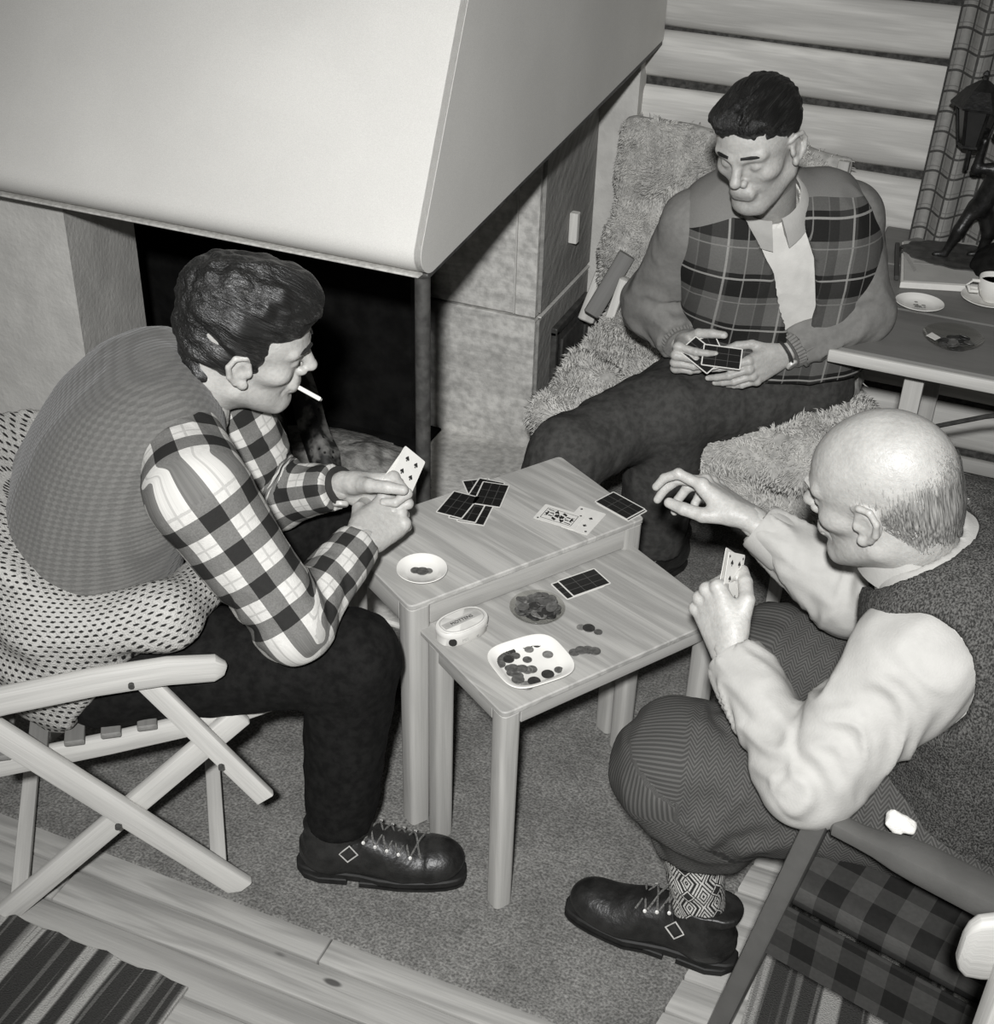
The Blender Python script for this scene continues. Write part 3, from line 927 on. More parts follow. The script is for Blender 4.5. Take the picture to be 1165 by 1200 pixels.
def card_table(name, label, a, w, d, zt, leg, th, dl=None):
    dl = dl or d
    root = empty(name, (*(a + TE * w / 2 + TN * d / 2), 0), label, 'table', 'nesting card tables')
    poly = [a, a + TE * w, a + TE * w + TN * d, a + TN * d]
    MB().slab(round_poly(poly, 0.014, 4), zt - 0.012, zt, 0.0022).build('tabletop', M['table'], root)
    ins = 0.004
    for (p, q) in ((poly[0] + (TE + TN) * ins, poly[1] + (-TE + TN) * ins), (poly[3] + (TE - TN) * ins, poly[2] + (-TE - TN) * ins),
                   (poly[0] + (TE + TN) * ins, poly[3] + (TE - TN) * ins), (poly[1] + (-TE + TN) * ins, poly[2] + (-TE - TN) * ins)):
        e = nrm(q - p); n = V(-e[1], e[0]); cen = a + TE * w / 2 + TN * d / 2
        if np.dot(cen - p, n) < 0: n = -n
        p2, q2 = p + n * 0.009 + e * leg * 0.9, q + n * 0.009 - e * leg * 0.9
        MB().bar((*p2, zt - 0.012 - th / 2), (*q2, zt - 0.012 - th / 2), 0.016, th, r=0.002).build('apron', M['table_edge'], root)
    for (u, v_) in ((0, 0), (1, 0), (0, 1), (1, 1)):
        c = a + TE * (ins * .5 + leg / 2 + u * (w - leg - ins)) + TN * (ins * .5 + leg / 2 + v_ * (dl - leg - ins))
        up = (*TE, 0)
        MB().sweep([(*c, 0.0), (*c, 0.03), (*c, zt - 0.0125)], rrect(leg, leg, 0.010, 4), up, bev=0.002, scales=[0.93, 0.94, 1.0]).build('leg', M['table_edge'], root)
    return root


card_table('card_table', 'taller of two nested oak tables, the one the saucer and fanned cards lie on', TA, 0.546, 0.285, 0.56, 0.046, 0.047)
LA = V(-0.5975, 1.561)
card_table('card_table', 'lower oak table pulled out in front with coin dishes and a tin on it', LA, 0.505, 0.280, 0.497, 0.040, 0.030, 0.252)

# side table behind on the right
st_ = empty('side_table', (0.3, 3.2, 0), 'long dark-topped table beside the seated man in the plaid jacket', 'table')
for i in range(3):
    y0 = 2.792 + i * 0.279
    MB().slab([(-0.312, y0), (1.25, y0), (1.25, y0 + 0.278), (-0.312, y0 + 0.278)], 0.672, 0.70, 0.005).build('top_board', M['side_top'], st_)
MB().bar((-0.314, 2.783, 0.683), (1.25, 2.783, 0.683), 0.014, 0.030, r=0.004).build('edge_strip', M['chair'], st_)
MB().bar((-0.10, 2.87, 0.652), (1.15, 2.87, 0.652), 0.022, 0.038, r=0.002).build('apron', M['iron'], st_)
MB().bar((-0.25, 2.84, 0.660), (-0.19, 2.84, 0.660), 0.03, 0.022, r=0.004).build('block', M['chair'], st_)
for (x_, y_) in ((-0.122, 2.90), (-0.10, 3.52), (1.1, 2.90), (1.1, 3.52)):
    MB().bar((x_, y_, 0.0), (x_, y_, 0.671), 0.045, 0.045, up=(0, 1, 0), r=0.004).build('leg', M['chair'], st_)
MB().tube([(-0.06, 3.05, 0.42), (0.05, 3.0, 0.50), (0.25, 2.95, 0.60)], 0.006, 8).build('brace', M['iron'], st_)

# ------------------------------------------------------------------ the left man's folding chair
CA = at(285, 1045, 0); CB = at(8, 1088, 0)
CF = nrm(CA - CB); CN = V(-CF[1], CF[0], 0)


def cp(u, z, off=0.0):
    return CA + CF * u + CN * off + V(0, 0, z)


fc = empty('folding_chair', cp(-0.22, 0, 0.24), 'pale wooden folding armchair under the man in the fleck-patterned sweater', 'chair')
UPN = tuple(CN)
for off, sgn in ((0.0, 1), (0.50, -1)):
    o1 = off - 0.016 * sgn; o2 = off + 0.012 * sgn
    arm = MB().sweep([cp(-0.43, .535, o1), cp(-0.34, .552, o1), cp(-0.2, .567, o1), cp(-0.08, .572, o1), cp(-0.005, .566, o1), cp(0.012, .56, o1)],
                     rrect(0.026, 0.050, 0.009), (0, 0, 1), 0.004, scales=[.9, 1, 1, 1.0, .95, .62]).build('armrest', M['chair'], fc)
    MB().bar(cp(-0.52, 0.65, off + 0.012 * sgn), cp(0.0, 0.0, off + 0.012 * sgn), 0.020, 0.048, up=(0, 0, 1), r=0.004).build('leg', M['chair'], fc)
    MB().bar(cp(0.03, 0.412, off + 0.036 * sgn), cp(-0.435, 0.0, off + 0.036 * sgn), 0.020, 0.044, up=(0, 0, 1), r=0.004).build('leg', M['chair'], fc)
    MB().bar(cp(-0.125, 0.55, o2 - .010 * sgn), cp(0.058, 0.236, o2 - .010 * sgn), 0.018, 0.036, up=(0, 0, 1), r=0.004).build('arm_strut', M['chair'], fc)
    MB().sweep([cp(-0.40, .345, off + .058 * sgn), cp(-0.2, .365, off + .058 * sgn), cp(-0.02, .388, off + .058 * sgn), cp(0.095, .412, off + .058 * sgn)],
               rrect(0.020, 0.042, 0.006), (0, 0, 1), 0.004, scales=[1, 1, 1, .7]).build('seat_rail', M['chair'], fc)
    for (u, z) in ((-0.013, .357), (-0.20, 0.2495), (-0.14, .563)):
        MB().tube([cp(u, z, o1 - 0.020 * sgn), cp(u, z, o1 - 0.012 * sgn)], 0.005, 8).build('bolt', M['iron'], fc)
for i in range(7):
    u = -0.38 + i * 0.062
    z = .366 + (u + .40) * 0.105 + 0.012
    MB().bar(cp(u, z, 0.036), cp(u, z, 0.464), 0.034, 0.012, up=(0, 0, 1), r=0.003).build('seat_slat', M['chair_slat'], fc)
MB().bar(cp(-0.405, 0.03, 0.03), cp(-0.405, 0.03, 0.47), 0.03, 0.018, r=0.003).build('rung', M['chair'], fc)
MB().bar(cp(-0.04, 0.045, 0.02), cp(-0.04, 0.045, 0.48), 0.03, 0.018, r=0.003).build('rung', M['chair'], fc)
MB().bar(cp(-0.43, 0.545, 0.02), cp(-0.43, 0.545, 0.48), 0.018, 0.05, r=0.004).build('back_rail', M['chair'], fc)

# ------------------------------------------------------------------ the old man's painted armchair
A0 = at(965, 952, 0.60); A1 = at(1165, 1052, 0.60); AD = nrm(A1 - A0); AN = V(-AD[1], AD[0], 0)
ac = empty('armchair', A0 + AD * 0.25 + AN * 0.25 - V(0, 0, 0.6), 'grey painted wooden armchair with a checked seat under the bald man', 'chair')


def ap(u, z, off=0.0):
    q = A0 + AD * u + AN * off; return V(q[0], q[1], z)


for off in (0.0, 0.56):
    MB().sweep([ap(0.018, .590, off), ap(0.06, .590, off), ap(0.085, .590, off + .002), ap(0.115, .590, off + .005), ap(0.15, .590, off + .006), ap(0.30, .588, off + .006), ap(0.52, .586, off + .006)],
               rrect(0.034, 0.026, 0.007), (0, 0, 1), 0.004, scales=[.92, .95, 1.1, 1.45, 1.6, 1.65, 1.5]).build('armrest', M['painted'], ac)
    MB().bar(ap(0.004, .632, off), ap(-0.10, -0.004, off), 0.034, 0.034, up=tuple(AN), r=0.006, bev=0.004).build('leg', M['painted'], ac)
    MB().bar(ap(0.47, .575, off), ap(0.53, -0.004, off), 0.034, 0.034, up=tuple(AN), r=0.006, bev=0.004).build('leg', M['painted'], ac)
    MB().bar(ap(-0.10, 0.012, off), ap(0.53, 0.012, off), 0.03, 0.024, r=0.005).build('runner', M['painted'], ac)
    MB().bar(ap(-0.045, 0.335, off), ap(0.49, 0.335, off), 0.022, 0.045, r=0.004).build('seat_rail', M['painted'], ac)
MB().bar(ap(-0.045, 0.335, 0.0), ap(-0.045, 0.335, 0.56), 0.022, 0.045, r=0.004).build('seat_rail', M['painted'], ac)
MB().bar(ap(0.50, 0.62, 0.02), ap(0.50, 0.62, 0.54), 0.02, 0.09, r=0.006).build('back_rail', M['painted'], ac)
cu = MB().sweep([ap(-0.07, .385, 0.28), ap(-0.05, .388, 0.28), ap(0.25, .388, 0.28), ap(0.48, .388, 0.28)], rrect(0.53, 0.062, 0.028, 5), (0, 0, 1), 0.02, scales=[.97, 1, 1, 1])
cu.p = [(p[0], p[1] if abs(p[2]) > .02 else p[1] + p[2] * 2, p[2]) for p in cu.p]
cu.build('seat_cushion', M['seat_plaid'], ac)
dr = MB().slab([ap(-0.05, 0, -0.012)[:2], ap(0.48, 0, -0.012)[:2], ap(0.48, 0, -0.004)[:2], ap(-0.05, 0, -0.004)[:2]], 0.27, 0.392, 0.003)
dr.p = [((V(*v_) - A0) @ AD, v_[2], 0) for v_ in dr.v]
dr.build('blanket_edge', M['seat_plaid'], ac)


# ================================================================== PEOPLE
def to_w(c, B, s, p): return np.asarray(c) + B @ (np.asarray(p, float) * s)


def basis(f, u):
    f = nrm(f); r = nrm(np.cross(f, u)); return np.stack([r, f, np.cross(r, f)], 1)


def make_head(c, B, s, neck_end, h=0.0027, lid=True, jaw=1.0, opts=None):
    opts = opts or {}
    P = lambda *a: to_w(c, B, s, a)
    lo = np.asarray(c) - 0.165 * s; hi = np.asarray(c) + 0.165 * s
    lo = np.minimum(lo, np.asarray(neck_end) - 0.07); hi = np.maximum(hi, np.asarray(neck_end) + 0.05)
    v = Vol(lo, hi, h)
    E_ = lambda p, r, k=0.0, mode='add', BB=None: v.ell(P(*p), B if BB is None else BB, np.array(r) * s, k * s, mode)
    R_ = lambda a, b_, ra, rb, k=0.0, mode='add', flat=None: v.rc(P(*a), P(*b_), ra * s, rb * s, k * s, mode, flat)
    E_((0, -.012, .040), (.0765, .097, .087))                       # skull
    E_((0, .030, .030), (.064, .066, .066), .02)                    # forehead
    E_((0, .026, -.045), (.054, .063, .080), .03)                   # face
    for sg in (-1, 1):
        R_((sg * .054, -.002, -.058), (sg * .022, .068, -.098), .017, .016, .022)   # jaw
        E_((sg * .047, .052, -.018), (.018, .024, .015), .024)      # cheekbone
        R_((sg * .046, .074, .028), (sg * .012, .092, .024), .009, .009, .012)      # brow
    E_((0, .076, -.097), (.022, .018, .017), .02)                   # chin
    for sg in (-1, 1): E_((sg * .031, .100, .004), (.018, .017, .0125), .012, 'sub')
    R_((0, .089, .018), (0, .1100, -.018), .0085, .0104, .010)       # nose
    E_((0, .1110, -.0205), (.0102, .0110, .0090), .006)
    for sg in (-1, 1):
        E_((sg * .0115, .0975, -.028), (.0068, .0100, .0075), .005)
        E_((sg * .0065, .104, -.036), (.0035, .0055, .0035), .002, 'sub')
        E_((sg * .031, .0755, .003), (.0135, .0125, .0115), .004)   # lidded eye
        R_((sg * .044, .0795, -.0015), (sg * .031, .0880, -.0045), .0012, .0012, .0020, 'sub'); R_((sg * .031, .0880, -.0045), (sg * .019, .0855, -.0030), .0012, .0012, .0020, 'sub')
        R_((sg * .021, .088, -.034), (sg * .031, .076, -.064), .0006, .0004, .010, 'sub')   # cheek fold
    E_((0, .0905, -.057), (.027, .012, .016), .016)                  # mouth mound
    R_((-.017, .0930, -.0555), (.017, .0930, -.0555), .0034, .0034, .006)
    E_((0, .0985, -.0555), (.011, .004, .0032), .004)
    R_((-.015, .0930, -.0655), (.015, .0930, -.0655), .0040, .0040, .006)
    R_((-.028, .0870, -.0612), (0, .0985, -.0605), .0014, .0016, .0020, 'sub'); R_((0, .0985, -.0605), (.028, .0870, -.0612), .0016, .0014, .0022, 'sub')
    E_((0, .096, -.078), (.018, .006, .006), .008, 'sub')
    for sg in (-1, 1):                                              # ears
        q = [(.0745, .012, .022), (.083, .0, .029), (.088, -.016, .027), (.090, -.024, .010), (.088, -.019, -.010), (.083, -.008, -.024), (.076, .004, -.030)]
        for a, b_ in zip(q[:-1], q[1:]):
            R_((sg * a[0], a[1], a[2]), (sg * b_[0], b_[1], b_[2]), .0048, .0048, .002)
        E_((sg * .077, -.006, .0), (.007, .020, .027), .006)
        E_((sg * .0865, -.001, .002), (.006, .010, .013), .003, 'sub')
        E_((sg * .080, .004, -.027), (.006, .009, .009), .004)
        E_((sg * .079, .011, -.004), (.005, .005, .008), .003)
    R_((0, -.022, -.03), (0, -.028, -.06), .052, .052, .03)
    v.rc(P(0, -.028, -.05), np.asarray(neck_end), .054 * s, .060 * s, .03 * s)
    vv, ff = v.mesh()
    l = (vv - c) @ B / s
    sh = np.ones(len(vv))
    lips = (np.abs(l[:, 0]) < .022) & (l[:, 1] > .086) & (np.abs(l[:, 2] + .060) < .0115)
    sh[lips] = 0.78
    beard = np.clip((-.040 - l[:, 2]) / .02, 0, 1) * np.clip((l[:, 1] + .0) / .03, 0, 1) * np.clip((.13 + l[:, 2]) / .02, 0, 1)
    sh *= 1 - beard * (1 - jaw)
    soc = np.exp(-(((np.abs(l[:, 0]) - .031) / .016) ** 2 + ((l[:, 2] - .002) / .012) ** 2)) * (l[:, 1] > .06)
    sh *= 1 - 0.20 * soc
    return vv, ff, sh


FINGERS = [((.092, .0285, .0), (.043, .026, .021), (.0098, .0088, .0080, .0068)),
           ((.097, .0085, .002), (.047, .030, .022), (.0100, .0090, .0082, .0070)),
           ((.092, -.0120, .001), (.043, .028, .022), (.0095, .0086, .0078, .0066)),
           ((.083, -.0300, -.002), (.034, .021, .019), (.0084, .0076, .0069, .0060))]


def make_hand(w, x, z, side, curls, thumb, spread=(0.10, 0.02, -0.06, -0.14), s=1.0, h=0.0021, stub=0.10, stub_dir=None):
    """w wrist, x towards the fingers, z out of the back of the hand, side +1 right / -1 left; curls per finger (degrees x3); thumb: three directions (x, towards thumb side, z)."""
    x = nrm(x); z = nrm(np.asarray(z) - np.dot(z, x) * x); y = np.cross(z, x)
    B = np.stack([x, y * side, z], 1); w = np.asarray(w, float)
    P = lambda p: w + B @ (np.asarray(p, float) * s)
    pts = [P((0, 0, 0))]; prims = []
    tips = []
    for (base, seg, rad), cu, sp in zip(FINGERS, curls, spread):
        p = np.array(base, float); ang = 0; q = [p]
        for L_, a in zip(seg, cu):
            ang += math.radians(a)
            d = np.array([math.cos(ang) * math.cos(sp), math.sin(sp) * math.cos(ang), -math.sin(ang)])
            p = p + d * L_; q.append(p)
        prims.append((q, rad)); tips.append((q[-1] + np.array([math.cos(ang - 1.57), 0, -math.sin(ang - 1.57)]) * 0.0, q[-1], ang))
    tq = [np.array((.024, .022, -.010))]
    for L_, d in zip((.045, .034, .028), thumb): tq.append(tq[-1] + nrm(d) * L_)
    allp = [P(p) for q, _ in prims for p in q] + [P(p) for p in tq] + [P((0, 0, 0)), P((.1, .05, 0)), P((.1, -.05, 0))]
    sd = -x if stub_dir is None else nrm(stub_dir)
    allp.append(w + sd * stub)
    lo = np.min(allp, 0) - .034; hi = np.max(allp, 0) + .034
    v = Vol(lo, hi, h)
    # palm
    flat = (z, 0.78)
    v.rc(w + sd * stub, P((0, 0, 0)), .033 * s, .0265 * s, 0, flat=flat)
    for (base, _, _), yy in zip(FINGERS, (.016, .006, -.006, -.016)):
        v.rc(P((.004, yy, 0)), P((base[0] - .004, base[1] * .95, base[2] - .003)), .0165 * s, .0118 * s, .010 * s)
    v.rc(P((.02, -.024, -.009)), P((.070, -.030, -.010)), .013 * s, .010 * s, .012 * s)
    v.rc(P(tq[0]), P(tq[1]), .0165 * s, .0125 * s, .016 * s)
    v.rc(P(tq[0]), P((.075, .022, -.006)), .011 * s, .009 * s, .014 * s)
    for i in range(1, 3): v.rc(P(tq[i]), P(tq[i + 1]), (.0118, .0105)[i - 1] * s, (.0108, .0088)[i - 1] * s, .003 * s)
    for q, rad in prims:
        f = Vol(lo, hi, h) if False else v
        v.rc(P(q[0]), P(q[1]), rad[0] * s, rad[1] * s, .0055 * s)
        v.rc(P(q[1]), P(q[2]), rad[1] * s, rad[2] * s, .002 * s)
        v.rc(P(q[2]), P(q[3]), rad[2] * s, rad[3] * s, .002 * s)
        v.ell(P(q[0] + np.array([0, 0, .003])), np.eye(3), np.array([.0105] * 3) * s, .006 * s)
        v.ell(P(q[1]), np.eye(3), np.array([rad[1] * 1.06] * 3) * s, .003 * s)
    vv, ff = v.mesh()
    sh = np.ones(len(vv))
    for (q, rad) in prims + [(tq, (0, 0, 0, .0088))]:
        d = nrm(q[3] - q[2]); up = nrm(np.array([-d[2], 0, d[0]])) if abs(d[1]) < .9 else np.array([0, 0, 1.0])
        nc = P(q[3] + up * rad[3] * 0.8)
        m = np.linalg.norm(vv - nc, axis=1) < .0058 * s
        sh[m] = 1.22
    info = dict(P=P, B=B, tips=[P(q[3]) for q, _ in prims], thumb=P(tq[3]))
    return (vv, ff, sh), info


def torso_vol(v, levels, S, k=0.05, infl=0.0, up_to=None):
    """levels: (centre, half width, radius); a stack of sideways capsules blended together."""
    for i, (c, w, r) in enumerate(levels):
        c = np.asarray(c); a = c - S * max(w - r, 0.005); b_ = c + S * max(w - r, 0.005)
        v.rc(a, b_, r + infl, r + infl, k if i else 0)
    for (c0, w0, r0), (c1, w1, r1) in zip(levels[:-1], levels[1:]):
        c = lerp(c0, c1, .5); w = (w0 + w1) / 2; r = (r0 + r1) / 2
        v.rc(c - S * max(w - r, .005), c + S * max(w - r, .005), r + infl, r + infl, k)


def bounds(pts, m): pts = np.array(pts); return pts.min(0) - m, pts.max(0) + m


def fold_disp(vv, ff, pat, joints, amp=0.006, freq=34.0, base=0.25, seed=0, width=0.09):
    n = vnormals(vv, ff); u = pat[:, 0]; ang = pat[:, 1] / 0.0637
    mask = np.full(len(vv), base)
    for j in joints: mask += np.exp(-((u - j) / width) ** 2)
    tw = noise(np.stack([u * 6, np.cos(ang), np.sin(ang)], 1), seed) * 0.9
    q = noise(np.stack([u * freq + tw * 2.2 + np.sin(ang) * 0.8, np.cos(ang) * 1.1, np.sin(ang) * 1.1], 1), seed + 1)
    rid = 1 - 2 * np.abs(q)
    big = noise(vv * 11, seed + 2)
    return vv + n * ((rid * 0.8 - 0.25) * amp * np.clip(mask, 0, 1.1) + big * amp * 0.5)[:, None]


def cloth_noise(vv, ff, amp, sc, seed=0, stretch=(1, 1, 1)):
    n = vnormals(vv, ff); q = vv * np.asarray(stretch) * sc
    d = noise(q, seed) * .65 + (1 - 2 * np.abs(noise(q * 1.7 + 5, seed + 3))) * .35
    return vv + n * (amp * d)[:, None]


def limb_garment(name, pts, rad, material, parent, ref, h=0.0055, joints=(), amp=0.006, freq=34, cuff=True, cut0=None, extra=None, width=0.09, base=0.25, seed=0, flare=None):
    lo, hi = bounds(pts, max(rad) + 0.035)
    v = Vol(lo, hi, h)
    for i in range(len(pts) - 1): v.rc(pts[i], pts[i + 1], rad[i], rad[i + 1], 0.02 if i else 0)
    if extra: extra(v)
    if cuff:
        d = nrm(np.asarray(pts[-1]) - pts[-2]); v.cut_near(pts[-1], d, rad[-1] * 2.0)
    if cut0 is not None: v.cut_near(cut0[0], cut0[1], cut0[2])
    vv, ff = v.mesh()
    ref = CAM - np.mean(np.asarray(pts, float)[1:], 0)            # the pattern's seam goes to the far side, as a sleeve seam does
    pat = limb_pat(vv, pts, ref)
    near = np.min([np.linalg.norm(vv - np.asarray(p, float), axis=1) for p in pts[1:-1]], 0) < max(rad) * 1.35
    inner = near & (np.abs(pat[:, 1]) < .17)
    for _ in range(5): pat = np.where(inner[:, None], relax(pat, ff, 1, .6), pat)
    if amp:
        vv = fold_disp(vv, ff, pat, joints, amp, freq, base, seed, width)
        for _ in range(5): vv = np.where(near[:, None], relax(vv, ff, 1, .5), vv)
    return link_mesh(name, vv, ff, material, parent, True, {'pat': pat})


def boot(parent, heel, direction, L=0.30, shaft=0.15, label=None, style='ski', lean=(0, 0)):
    """boot standing on the floor: HEEL is the rear end of its sole."""
    x = nrm(V(direction[0], direction[1], 0)); y = V(-x[1], x[0], 0); z = V(0, 0, 1); k = L / 0.30
    P = lambda a, b_, c: np.asarray(heel) + (x * a + y * b_ + z * c) * k
    B = np.stack([x, y, z], 1)
    lo, hi = bounds([P(-.03, -.09, -.01), P(.34, .09, shaft + .06)], 0.02)
    lo = np.minimum(lo, P(0, .09, 0)) - .01; hi = np.maximum(hi, np.maximum(P(.34, -.09, 0), P(-.03, .09, .2))) + .01
    v = Vol(lo, hi, 0.0036)
    v.ell(P(.050, 0, .055), B, V(.050, .036, .055) * k)
    v.rc(P(.05, 0, .055), P(.19, 0, .040), .036 * k, .040 * k, .02)
    v.ell(P(.215, .004, .044), B, V(.072, .049, .038) * k, .02)
    v.ell(P(.250, .003, .048), B, V(.050, .043, .032) * k, .012)
    v.rc(P(.058, 0, .06), P(.066 + lean[0], lean[1], shaft), .040 * k, .043 * k, .03)
    v.rc(P(.09, 0, .085), P(.17, 0, .070), .034 * k, .032 * k, .03)
    v.rc(P(.086 + lean[0], lean[1], shaft - .004), P(.034 + lean[0], lean[1], shaft - .004), .034 * k, .036 * k, .006)
    v.cut(P(0, 0, .020), (0, 0, -1)); v.cut(P(0, 0, shaft), (0, 0, 1))
    v.rc(P(.066 + lean[0], lean[1], shaft - .02), P(.066 + lean[0], lean[1], shaft + .05), .037 * k, .037 * k, 0.0, 'sub')
    vv, ff = v.mesh()
    l = (vv - np.asarray(heel)) @ B / k
    n = vnormals(vv, ff)
    cr = (1 - 2 * np.abs(noise(np.stack([l[:, 0] * 55 + l[:, 2] * 20, l[:, 1] * 9, l[:, 2] * 18], 1), 5))) * np.exp(-((l[:, 0] - .17) / .05) ** 2)
    an = (1 - 2 * np.abs(noise(np.stack([l[:, 0] * 9, l[:, 1] * 6, l[:, 2] * 48 + l[:, 0] * 25], 1), 8))) * np.exp(-((l[:, 2] - .10) / .035) ** 2)
    cap = 0.003 * (1 / (1 + np.exp(-(l[:, 0] - .235) / .0015))) * (style == 'ski')
    vv = vv + n * (0.0022 * cr + 0.0025 * an + cap)[:, None]
    o = link_mesh('boot', vv, ff, M['leather'], parent)
    if label: o['label'] = label
    out = []
    for i in range(28):
        t = i / 28 * 2 * math.pi
        c_, s_ = math.cos(t), math.sin(t)
        px = .150 + .158 * c_; wy = (.047 if px > .12 else .040) * (1 - .12 * (abs(px - .11) < .05))
        out.append(P(px, (abs(s_) ** .62) * math.copysign(1, s_) * wy + .003 * (px > .18), 0)[:2])
    MB().slab(out, heel[2] + .006, heel[2] + .026, 0.003).build('sole', M['sole'], o)
    hp = [q for q in out if (np.append(q, 0) - V(heel[0], heel[1], 0)) @ x < .095 * k]
    hc = [P(.092, -.039, 0)[:2]] + sorted(hp, key=lambda q: -math.atan2((V(*q, 0) - P(.05, 0, 0) * V(1, 1, 0)) @ y, -(V(*q, 0) - P(.05, 0, 0) * V(1, 1, 0)) @ x))[::-1] + [P(.092, .039, 0)[:2]]
    hc = [P(.092, -.038, 0)[:2], P(.092, .038, 0)[:2], P(.04, .039, 0)[:2], P(.012, .030, 0)[:2], P(-.004, .012, 0)[:2], P(-.004, -.012, 0)[:2], P(.012, -.030, 0)[:2], P(.04, -.039, 0)[:2]]
    MB().slab(hc, heel[2], heel[2] + .016, 0.002).build('heel', M['sole'], o)
    fr = [q for q in out]
    fr = [P(.115, -.041, 0)[:2]] + [q for q in (out[20:] + out[:9]) if (V(*q, 0) - V(heel[0], heel[1], 0)) @ x > .125 * k] + [P(.115, .041, 0)[:2]]
    MB().slab(fr, heel[2] + .0, heel[2] + .015, 0.002).build('tread', M['sole'], o)
    # laces drawn over the instep
    def top(a, b_):
        zz = np.interp(a, [.09, .12, .15, .18, .21, .24], [.130, .118, .106, .096, .087, .081]); return P(a, b_, zz - 6.0 * b_ * b_ + .0005)
    n_l = 5 if style == 'ski' else 3
    for i in range(n_l):
        a0 = (.125 if style == 'ski' else .115) + i * .021
        mb = MB()
        mb.tube([top(a0, -.030), top(a0 + .006, -.012), top(a0 + .012, .012), top(a0 + .018, .030)], 0.0021, 6)
        mb2 = MB().tube([top(a0, .030), top(a0 + .006, .012), top(a0 + .012, -.012), top(a0 + .018, -.030)], 0.0021, 6)
        mb.build('lace', M['lace'], o); mb2.build('lace', M['lace'], o)
        for sg in (-1, 1):
            c = top(a0, sg * .033)
            MB().lathe(c, [(0.0008, .0012), (.0035, .0016), (.0035, -.002)], 8, axis=nrm(z + y * sg * .6)).build('eyelet', M['metal'], o)
    # strap and buckle across the ankle
    sd = -1 if style == 'ski' else 1
    def sidep(a, c, out_): return P(a, sd * out_, c)
    MB().sweep([sidep(.075, .045, .043), sidep(.095, .075, .043), sidep(.112, .100, .036), sidep(.122, .118, .016)], rrect(.017, .0035, .001), tuple(y * sd), .001).build('strap', M['leather'], o)
    bk = [sidep(.098, .074, .0475), sidep(.116, .090, .0435), sidep(.101, .107, .040), sidep(.083, .090, .045)]
    MB().tube(bk, .0017, 6, closed=True, up=tuple(y)).build('buckle', M['metal'], o)
    return o


def finish_body(name, parts, loc, label, extra=None):
    v, f = join([(p[0], p[1]) for p in parts]); sh = np.concatenate([p[2] if len(p) > 2 else np.ones(len(p[0])) for p in parts])
    o = link_mesh(name, v, f, M['skin'], None, True, {'shade': sh}, origin=loc)
    tag(o, label, 'person'); return o


def body_core(levels, S, limbs, h=0.012):
    pts = [c for c, w, r in levels] + [p for l, r in limbs for p in l]
    lo, hi = bounds(pts, 0.24); v = Vol(lo, hi, h)
    torso_vol(v, levels, S, 0.05, -0.012)
    for l, r in limbs:
        for i in range(len(l) - 1): v.rc(l[i], l[i + 1], r[i], r[i + 1], 0.03 if i == 0 else 0.01)
    return v.mesh()


def hair_mesh(name, c, B, s, build, material, parent, comb, amp=0.004, fx=18., fy=110., seed=0, lo=-.17, hi=.20, h=0.0032, density=None, strand=None):
    v = Vol(np.asarray(c) - .21, np.asarray(c) + .21, h)
    build(v, lambda *a: to_w(c, B, s, a))
    vv, ff = v.mesh()
    l = (vv - c) @ B / s; n = vnormals(vv, ff)
    pat = comb(l)
    d = noise(np.stack([pat[:, 0] * fx, pat[:, 1] * fy, pat[:, 2] * fy], 1), seed) + .6 * noise(np.stack([pat[:, 0] * fx * 2, pat[:, 1] * fy * 2, pat[:, 2] * fy * 2], 1), seed + 1)
    vv = vv + n * (d * amp)[:, None]
    at_ = {'pat': pat}
    if density is not None: at_['cover'] = density(l)
    return link_mesh(name, vv, ff, material, parent, True, at_)


def collar(name, cen, axis, r, h, flare, material, parent, gap_dir=None, gap=0.0, sy=1.0, front=None, drop=0.0):
    """a turned-down shirt collar: a band round the neck, open at GAP_DIR."""
    ax = nrm(axis); g = nrm(np.asarray(gap_dir) - np.dot(gap_dir, ax) * ax); q = np.cross(ax, g)
    n = 40; mb = MB(); vs = []; ps = []
    for i in range(n):
        t = gap + (2 * math.pi - 2 * gap) * i / (n - 1)
        d = g * math.cos(t) + q * math.sin(t) * sy
        k = abs(t - math.pi) / math.pi                           # 0 at the nape, 1 at the throat
        base = np.asarray(cen) + d * (r + .002) - ax * drop * k ** 2
        hi_ = base + ax * h * (1 - .25 * k) - d * .003
        out = base + d * flare * (0.7 + .8 * k ** 3) - ax * h * (.15 + .75 * k ** 3)
        prof = [base - ax * h * .5, lerp(base, hi_, .6), hi_, hi_ + d * .004, lerp(hi_, out, .5) + d * .006, out, out - d * .003, lerp(base, out, .5)]
        for j, p in enumerate(prof): vs.append(p); ps.append((t * r, j * h * .45, 0))
    m = 8; fs = []
    for i in range(n - 1):
        for j in range(m): fs.append((i * m + j, (i + 1) * m + j, (i + 1) * m + (j + 1) % m, i * m + (j + 1) % m))
    fs.append(tuple(range(m))); fs.append(tuple((n - 1) * m + j for j in range(m - 1, -1, -1)))
    return mb.add(vs, fs, ps).build(name, material, parent, sharp=60)


def watch(parent, w, axis, r, face_dir):
    ax = nrm(axis); f = nrm(np.asarray(face_dir) - np.dot(face_dir, ax) * ax); q = np.cross(ax, f)
    pth = [np.asarray(w) + (f * math.cos(t) * .86 + q * math.sin(t)) * r for t in np.linspace(0, 2 * math.pi, 25)[:-1]]
    o = MB().sweep(pth, rrect(.016, .004, .001), tuple(ax), closed=True)
    # sweep keeps 'up' along the arm
    o = o.build('wristwatch', M['strap'], parent)
    c = np.asarray(w) + f * (r * .86 + .003)
    MB().lathe(c, [(.0135, -.003), (.0150, 0), (.0140, .004), (.0120, .0055), (.0008, .0058)], 20, axis=f).build('watch_case', M['metal'], o)
    return o


